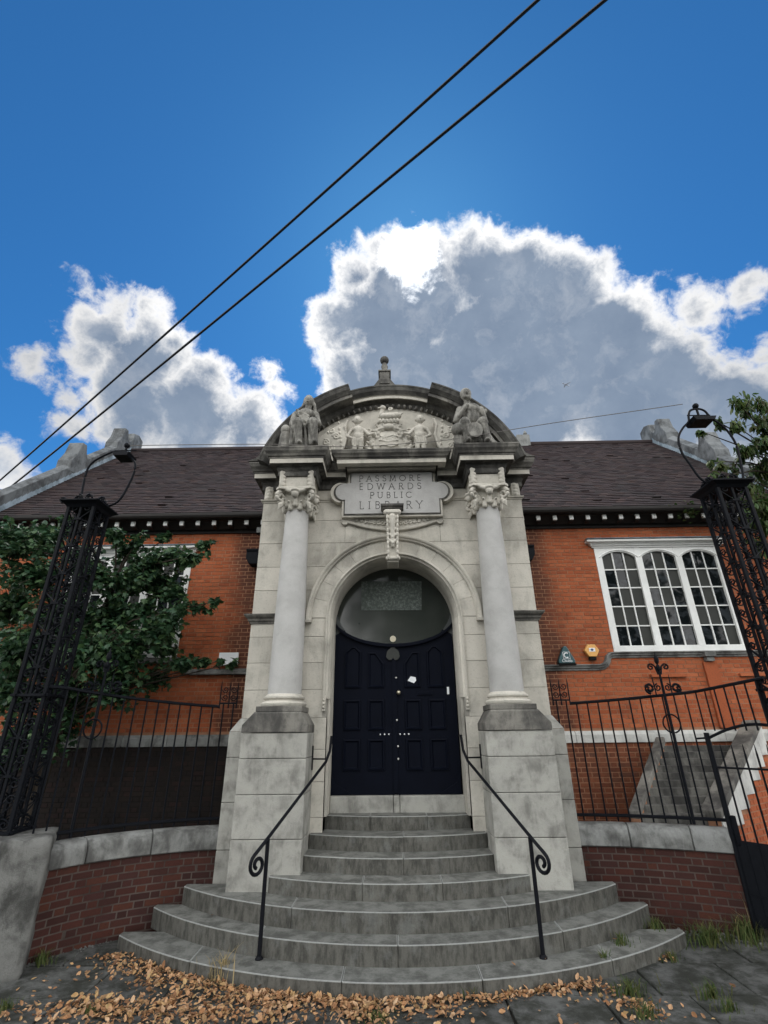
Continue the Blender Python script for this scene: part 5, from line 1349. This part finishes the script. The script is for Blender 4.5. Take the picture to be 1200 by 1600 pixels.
def tree(name, label, cat, trunk, clumps, kind, size, per, material, nind, rs, droop):
    rg = random.Random(rs)
    T = thing(name, label, cat, (trunk[0][0], trunk[0][1], 0)); off = Vector((trunk[0][0], trunk[0][1], 0))
    MB().tube([Vector(p)-off for p in trunk], [.13-.09*i/(len(trunk)-1) for i in range(len(trunk))], 10).obj('trunk', 'trunk_bark', T, True)
    br = MB(); spots = []
    for c, r in clumps:
        k = min(range(len(trunk)), key=lambda i: (Vector(trunk[i])-c).length+abs(trunk[i][2]-c.z+.8)*.6); a = Vector(trunk[k])
        mid = a.lerp(c, .5)+Vector((0, 0, .12)); br.tube([a-off, mid-off, c-off], [.022, .015, .006], 5)
        for _ in range(max(3, int(per*(r/.4)**2/14))):
            tip = c+Vector((rg.gauss(0, .5), rg.gauss(0, .5), rg.gauss(0, .45)))*r; br.tube([c-off, tip-off], [.008, .003], 4)
            for _ in range(14):
                u = rg.random()**.6; p = c.lerp(tip, u)+Vector((rg.gauss(0, .16), rg.gauss(0, .16), rg.gauss(0, .13)))*r
                spots.append(p)
    br.obj('branches', 'trunk_bark', T, True)
    vs0, fs0 = leaf_mesh(kind); lm = []
    for k in range(4):
        m_ = MB().add([(v[0]*size, v[1]*size, v[2]*size) for v in vs0], fs0); lm.append(m_.mesh('leaf', material, fix=False))
    spots.sort(key=lambda p: p.y)
    pick = set(rg.sample(range(min(len(spots), nind*2)), min(nind, len(spots)))); stuff = MB()
    for i, p in enumerate(spots):
        az = rg.uniform(0, 2*PI); til = rg.gauss(-droop, .45); rl = rg.gauss(0, .5); sc_ = rg.uniform(.6, 1.15)
        M_ = Matrix.Translation(p-off) @ Matrix.Rotation(az, 4, 'Z') @ Matrix.Rotation(til, 4, 'X') @ Matrix.Rotation(rl, 4, 'Y')
        if i in pick:
            o = link('leaf', lm[i % 4], T); o.matrix_local = M_ @ Matrix.Scale(sc_, 4)
        else:
            M2 = M_ @ Matrix.Scale(sc_*size, 4); stuff.add([tuple(M2 @ Vector(v)) for v in vs0], fs0)
    stuff.obj('foliage', material, T, kind='stuff', fix=False)
cl = []
rg = random.Random(3)
for px, py, r in [(180, 835, .22), (215, 845, .2), (150, 900, .4), (240, 890, .34), (270, 925, .26), (250, 985, .34), (20, 850, .5), (70, 845, .45), (60, 900, .5), (130, 880, .4), (20, 950, .55), (100, 960, .55), (200, 860, .22), (228, 880, .30), (270, 865, .26), (300, 868, .22), (318, 850, .15), (250, 915, .33),
                  (205, 910, .38), (180, 960, .48), (230, 960, .36), (275, 955, .22), (310, 950, .16), (335, 940, .13), (200, 1010, .45), (150, 1020, .5), (255, 1010, .30), (290, 1035, .22), (320, 1030, .15), (345, 1032, .10), (365, 1036, .08),
                  (60, 1020, .55), (20, 1080, .5), (110, 1080, .5), (180, 1070, .42), (240, 1060, .26), (90, 1140, .4), (40, 1150, .4), (30, 1010, .5), (105, 815, .18), (260, 840, .16), (10, 1180, .4)]:
    cl.append((at(px, py, rg.uniform(7.75, 8.65)), r))
tree('maple_tree', 'dense dark green broad-leaved tree behind the iron railing and pillar', 'tree', [(-5.6, 8.5, 0), (-5.55, 8.5, 1.2), (-5.4, 8.45, 2.4), (-5.2, 8.4, 3.6), (-5.0, 8.4, 4.6)], cl, 'maple', .108, 600, 'maple_leaf', 280, 21, .5)
cl = []
for px, py, r in [(1165, 640, .32), (1150, 625, .2), (1185, 660, .30), (1195, 690, .35), (1150, 665, .22), (1125, 660, .16), (1115, 655, .10), (1090, 672, .10), (1165, 700, .26), (1185, 730, .35), (1150, 725, .22), (1160, 760, .30), (1190, 780, .36), (1130, 725, .14), (1110, 720, .14),
                  (1185, 815, .34), (1195, 850, .3), (1165, 800, .2), (1120, 745, .16), (1190, 625, .22), (1210, 730, .5), (1215, 800, .5), (1215, 660, .4)]:
    cl.append((at(px, py, rg.uniform(7.6, 8.6)), r*.85))
tree('cherry_tree', 'leafy tree with drooping narrow leaves behind the iron pillar by the gable', 'tree', [(8.4, 8.6, 0), (8.3, 8.6, 2.5), (8.2, 8.55, 4.2), (8.0, 8.5, 5.6), (7.8, 8.4, 6.6)], cl, 'cherry', .16, 330, 'cherry_leaf', 200, 22, 1.1)

# ------------------------------------------------------------------ leaf litter, grass tufts, rubble
def gpt(px, py): d_ = aim(px, py); return Vector((-0.04, 0, 2.165))+d_*(-2.165/d_.z)
vs0, fs0 = leaf_mesh('dry'); lit = MB(); rl = random.Random(9)
def drop(mb_, p, s, h):
    M_ = Matrix.Translation((p.x, p.y, h)) @ Matrix.Rotation(rl.uniform(0, 2*PI), 4, 'Z') @ Matrix.Rotation(rl.gauss(0, .45), 4, 'X') @ Matrix.Rotation(rl.gauss(0, .45), 4, 'Y') @ Matrix.Diagonal((s, s*rl.uniform(.8, 1.1), s*rl.choice((-1, 1, 1, 1.8)), 1))
    mb_.add([tuple(M_ @ Vector(v)) for v in vs0], fs0)
heaps = [(225, 1515, .42, 260), (180, 1500, .20, 90), (260, 1535, .30, 160), (150, 1575, .32, 200), (110, 1585, .25, 110), (200, 1590, .36, 220), (330, 1545, .30, 190), (380, 1560, .30, 220), (440, 1565, .26, 200), (500, 1570, .26, 200), (560, 1572, .24, 170), (620, 1572, .22, 140), (680, 1568, .2, 110), (745, 1562, .24, 110), (800, 1555, .25, 90), (860, 1545, .24, 110), (900, 1535, .20, 70),
         (300, 1590, .34, 210), (260, 1570, .22, 110), (30, 1585, .2, 50), (980, 1570, .20, 60), (1010, 1585, .22, 70), (700, 1590, .22, 60), (560, 1590, .3, 150), (420, 1590, .3, 160), (940, 1548, .15, 40), (1040, 1500, .10, 16), (340, 1585, .2, 100)]
stepR = 4.82; scy = 5.697+4.82
def infoot(p): return (p.x**2+(p.y-scy)**2) < stepR**2 and abs(p.x) < 3.2
for px, py, r, n in heaps:
    c = gpt(px, py)
    for _ in range(int(n*.95)):
        p = c+Vector((rl.gauss(0, r*.62), rl.gauss(0, r*.34), 0)); dd = min(1, (p-c).length/r)
        if infoot(p):
            k = Vector((p.x, p.y-scy, 0)); k.normalize(); p = Vector((k.x*(stepR+.03), scy+k.y*(stepR+.03), 0))
        drop(lit, p, rl.choice((.026, .034, .042, .05, .064)), .008+.03*(1-dd)*rl.random()+rl.uniform(0, .012))
for _ in range(420):
    p = Vector((rl.uniform(-3.6, 2.6), rl.uniform(4.6, 6.2), 0))
    if not infoot(p) and noise.noise(p*1.6) > .12: drop(lit, p, rl.uniform(.025, .06), .008)
lit.obj('leaf_litter', 'dry_leaf', kind='stuff', fix=False)
dm = [MB().add([(v[0]*s, v[1]*s, v[2]*s) for v in vs0], fs0).mesh('fallen_leaf', 'dry_leaf', fix=False) for s in (.07, .06, .08)]
loose = [(1150, 1547, 0, 'curled dry leaf lying alone on the paving below the side gate'), (138, 1530, 0, 'dry leaf alone on a dark slab beside the rough stone pier'),
         (240, 1556, 0, 'single dry leaf on the bare slab between two leaf drifts'), (850, 1495, .125, 'dry leaf caught at the foot of the handrail post near the side gate'),
         (805, 1512, .125, 'pale scrap of leaf on the lowest step near the handrail'), (958, 1470, .125, 'dry leaf on the lowest step beside the grass tuft'), (1120, 1562, 0, 'dry leaf in the weedy joint of the paving'),
         (330, 1432, .295, 'dry leaf lying on the second step near the brick wall'), (680, 1584, 0, 'dry leaf lying apart in the middle of the front slabs')]
for i, (px, py, z, lb_) in enumerate(loose):
    d_ = aim(px, py); p = Vector((-0.04, 0, 2.165))+d_*((z-2.165)/d_.z)
    tag(link('fallen_leaf', dm[i % 3], loc=(p.x, p.y, z+.012), rot=(rl.gauss(0, .3), rl.gauss(0, .3), rl.uniform(0, 6))), lb_, 'leaf', 'loose fallen leaves')
def tuft(px, py, z, n, h, m_, label, spread=.08, name='grass_tuft', cat='grass tuft'):
    d_ = aim(px, py); p = Vector((-0.04, 0, 2.165))+d_*((z-2.165)/d_.z); mb = MB()
    for _ in range(n):
        a = rl.uniform(0, 2*PI); r = abs(rl.gauss(0, spread)); b0 = Vector((math.cos(a)*r, math.sin(a)*r*.6, 0)); hh = h*rl.uniform(.4, 1.1); ln = Vector((rl.gauss(0, .35), rl.gauss(0, .35), 0))*hh
        w = rl.uniform(.003, .006); sd = Vector((math.cos(a+1.6), math.sin(a+1.6), 0))*w
        m1 = b0+ln*.3+Vector((0, 0, hh*.6)); t1 = b0+ln+Vector((0, 0, hh*rl.uniform(.75, 1)))
        mb.add([b0-sd, b0+sd, m1+sd*.8, m1-sd*.8, t1], [(0, 1, 2, 3), (3, 2, 4)])
    o = mb.obj(name, m_, fix=False); o.location = (p.x, p.y, z-.005); return tag(o, label, cat)
tuft(345, 1535, 0, 110, .26, 'straw_blade', 'dry straw-coloured grass tuft against the lowest step in the leaf drift', .09)
tuft(65, 1505, 0, 120, .14, 'grass_blade', 'green weed tuft at the foot of the rough stone pier', .10)
tuft(735, 1555, 0, 90, .13, 'grass_blade', 'green grass tuft against the lowest step, amid leaves', .07)
tuft(785, 1535, .0, 60, .15, 'grass_blade', 'dark green weed at the step foot between leaf drift and handrail', .04)
tuft(945, 1508, .06, 70, .14, 'grass_blade', 'small fern-like weed growing on the lowest step edge', .04)
tuft(970, 1475, .12, 80, .12, 'grass_blade', 'weed growing in the step joint near the dark brick wall', .07)
tuft(1025, 1450, .12, 90, .13, 'grass_blade', 'grass tuft where the lowest step meets the dark brick wall', .09)
tuft(985, 1555, 0, 130, .16, 'grass_blade', 'long weed tuft in the paving joint beside the leaf drift', .12)
tuft(1010, 1590, 0, 90, .12, 'grass_blade', 'grass clump at the front of the paving joint', .10)
tuft(1115, 1560, 0, 90, .14, 'grass_blade', 'grass clump in the paving joint below the side gate', .09)
tuft(1140, 1580, 0, 80, .10, 'grass_blade', 'low sprawling weed at the front of the paving nearest the gate', .10)
tuft(1050, 1500, 0, 60, .10, 'grass_blade', 'small grass tuft beside the end of the lowest step', .07)
tuft(1110, 1475, 0, 240, .22, 'grass_blade', 'tall rank grass at the foot of the dark brick wall', .20)
tuft(1170, 1470, 0, 260, .26, 'grass_blade', 'tall rank grass growing under the iron side gate', .20)
tuft(1175, 1465, 0, 14, .55, 'straw_blade', 'tall bleached weed stalks in front of the side gate', .12)
tuft(140, 1585, 0, 50, .08, 'grass_blade', 'tiny grass tuft poking through the leaf drift', .05)
tuft(8, 1575, 0, 60, .08, 'grass_blade', 'grass tuft at the very corner of the paving near the pier', .06)
tuft(590, 1593, 0, 90, .08, 'grass_blade', 'short grass in the middle of the front leaf drift', .14)
gp = at(1075, 795, 8.92)
mb = MB(); vsx, fsx = leaf_mesh('maple')
for _ in range(70):
    M_ = Matrix.Translation((rl.gauss(0, .16), rl.gauss(0, .05), rl.gauss(0, .10))) @ Matrix.Rotation(rl.uniform(0, 6), 4, 'Z') @ Matrix.Rotation(rl.gauss(.3, .5), 4, 'X') @ Matrix.Scale(rl.uniform(.05, .09), 4)
    mb.add([tuple(M_ @ Vector(v)) for v in vsx], fsx)
o = mb.obj('gutter_weed', 'cherry_leaf', fix=False); o.location = gp; tag(o, 'bushy weed sprouting from the gutter beside the iron pillar', 'weed')
o = MB().add([], []); mb = MB()
for _ in range(170):
    s_ = rl.uniform(0, 1); p, t = fR(LR*(.55+.45*s_)); nn = Vector((t.y, -t.x)); nn = nn if nn.y < 0 else -nn
    q_ = p+nn*abs(rl.gauss(.06, .10)); s = rl.uniform(.008, .026); n0 = len(mb.v); mb.ball((q_.x, q_.y, s*.5), (s, s*.8, s*.6), 5, 4)
for _ in range(60):
    p, t = fL(LL*rl.uniform(.35, 1)); nn = Vector((t.y, -t.x)); nn = nn if nn.y < 0 else -nn; q_ = p+nn*abs(rl.gauss(.03, .06)); s = rl.uniform(.006, .018); mb.ball((q_.x, q_.y, s*.5), (s, s*.8, s*.6), 5, 4)
mb.obj('rubble', 'rough_stone', kind='stuff')

# ------------------------------------------------------------------ plane trees across the road (mirrored in the panes; added unseen to block low sky light)
rg = random.Random(44); cr_ = MB()
for _ in range(1500):
    v = Vector((rg.gauss(0, 1), rg.gauss(0, 1), rg.gauss(0, 1))).normalized()*rg.random()**.4; p = Vector((v.x*4.6, v.y*3.6, v.z*4.6+8.4))
    if noise.noise(p*.35) < -.22: continue
    M_ = Matrix.Translation(p) @ Matrix.Rotation(rg.uniform(0, 6.3), 4, 'Z') @ Matrix.Rotation(rg.uniform(0, 3), 4, 'X') @ Matrix.Scale(rg.uniform(.5, .9), 4)
    vsx, fsx = leaf_mesh('maple'); cr_.add([tuple(M_ @ Vector(v_)) for v_ in vsx], fsx)
crm = cr_.mesh('crown', 'maple_leaf', fix=False)
tkm = MB().tube([(0, 0, 0), (.05, 0, 3), (.1, .1, 6), (0, 0, 10)], [.36, .28, .2, .06], 10).mesh('trunk', 'trunk_bark', True)
for x_, y_, rz in ((-17, -8.5, .3), (-7.5, -9.5, 1.7), (2.0, -9.0, 3.1), (11.5, -9.8, 4.4), (20, -8.8, 5.2)):
    T = thing('added_street_tree', 'unseen plane tree added across the road to block low sky light, dimly mirrored in the window panes', 'tree', (x_, y_, 0), 'added unseen street trees across the road'); T.rotation_euler = (0, 0, rz)
    link('trunk', tkm, T); link('crown', crm, T)
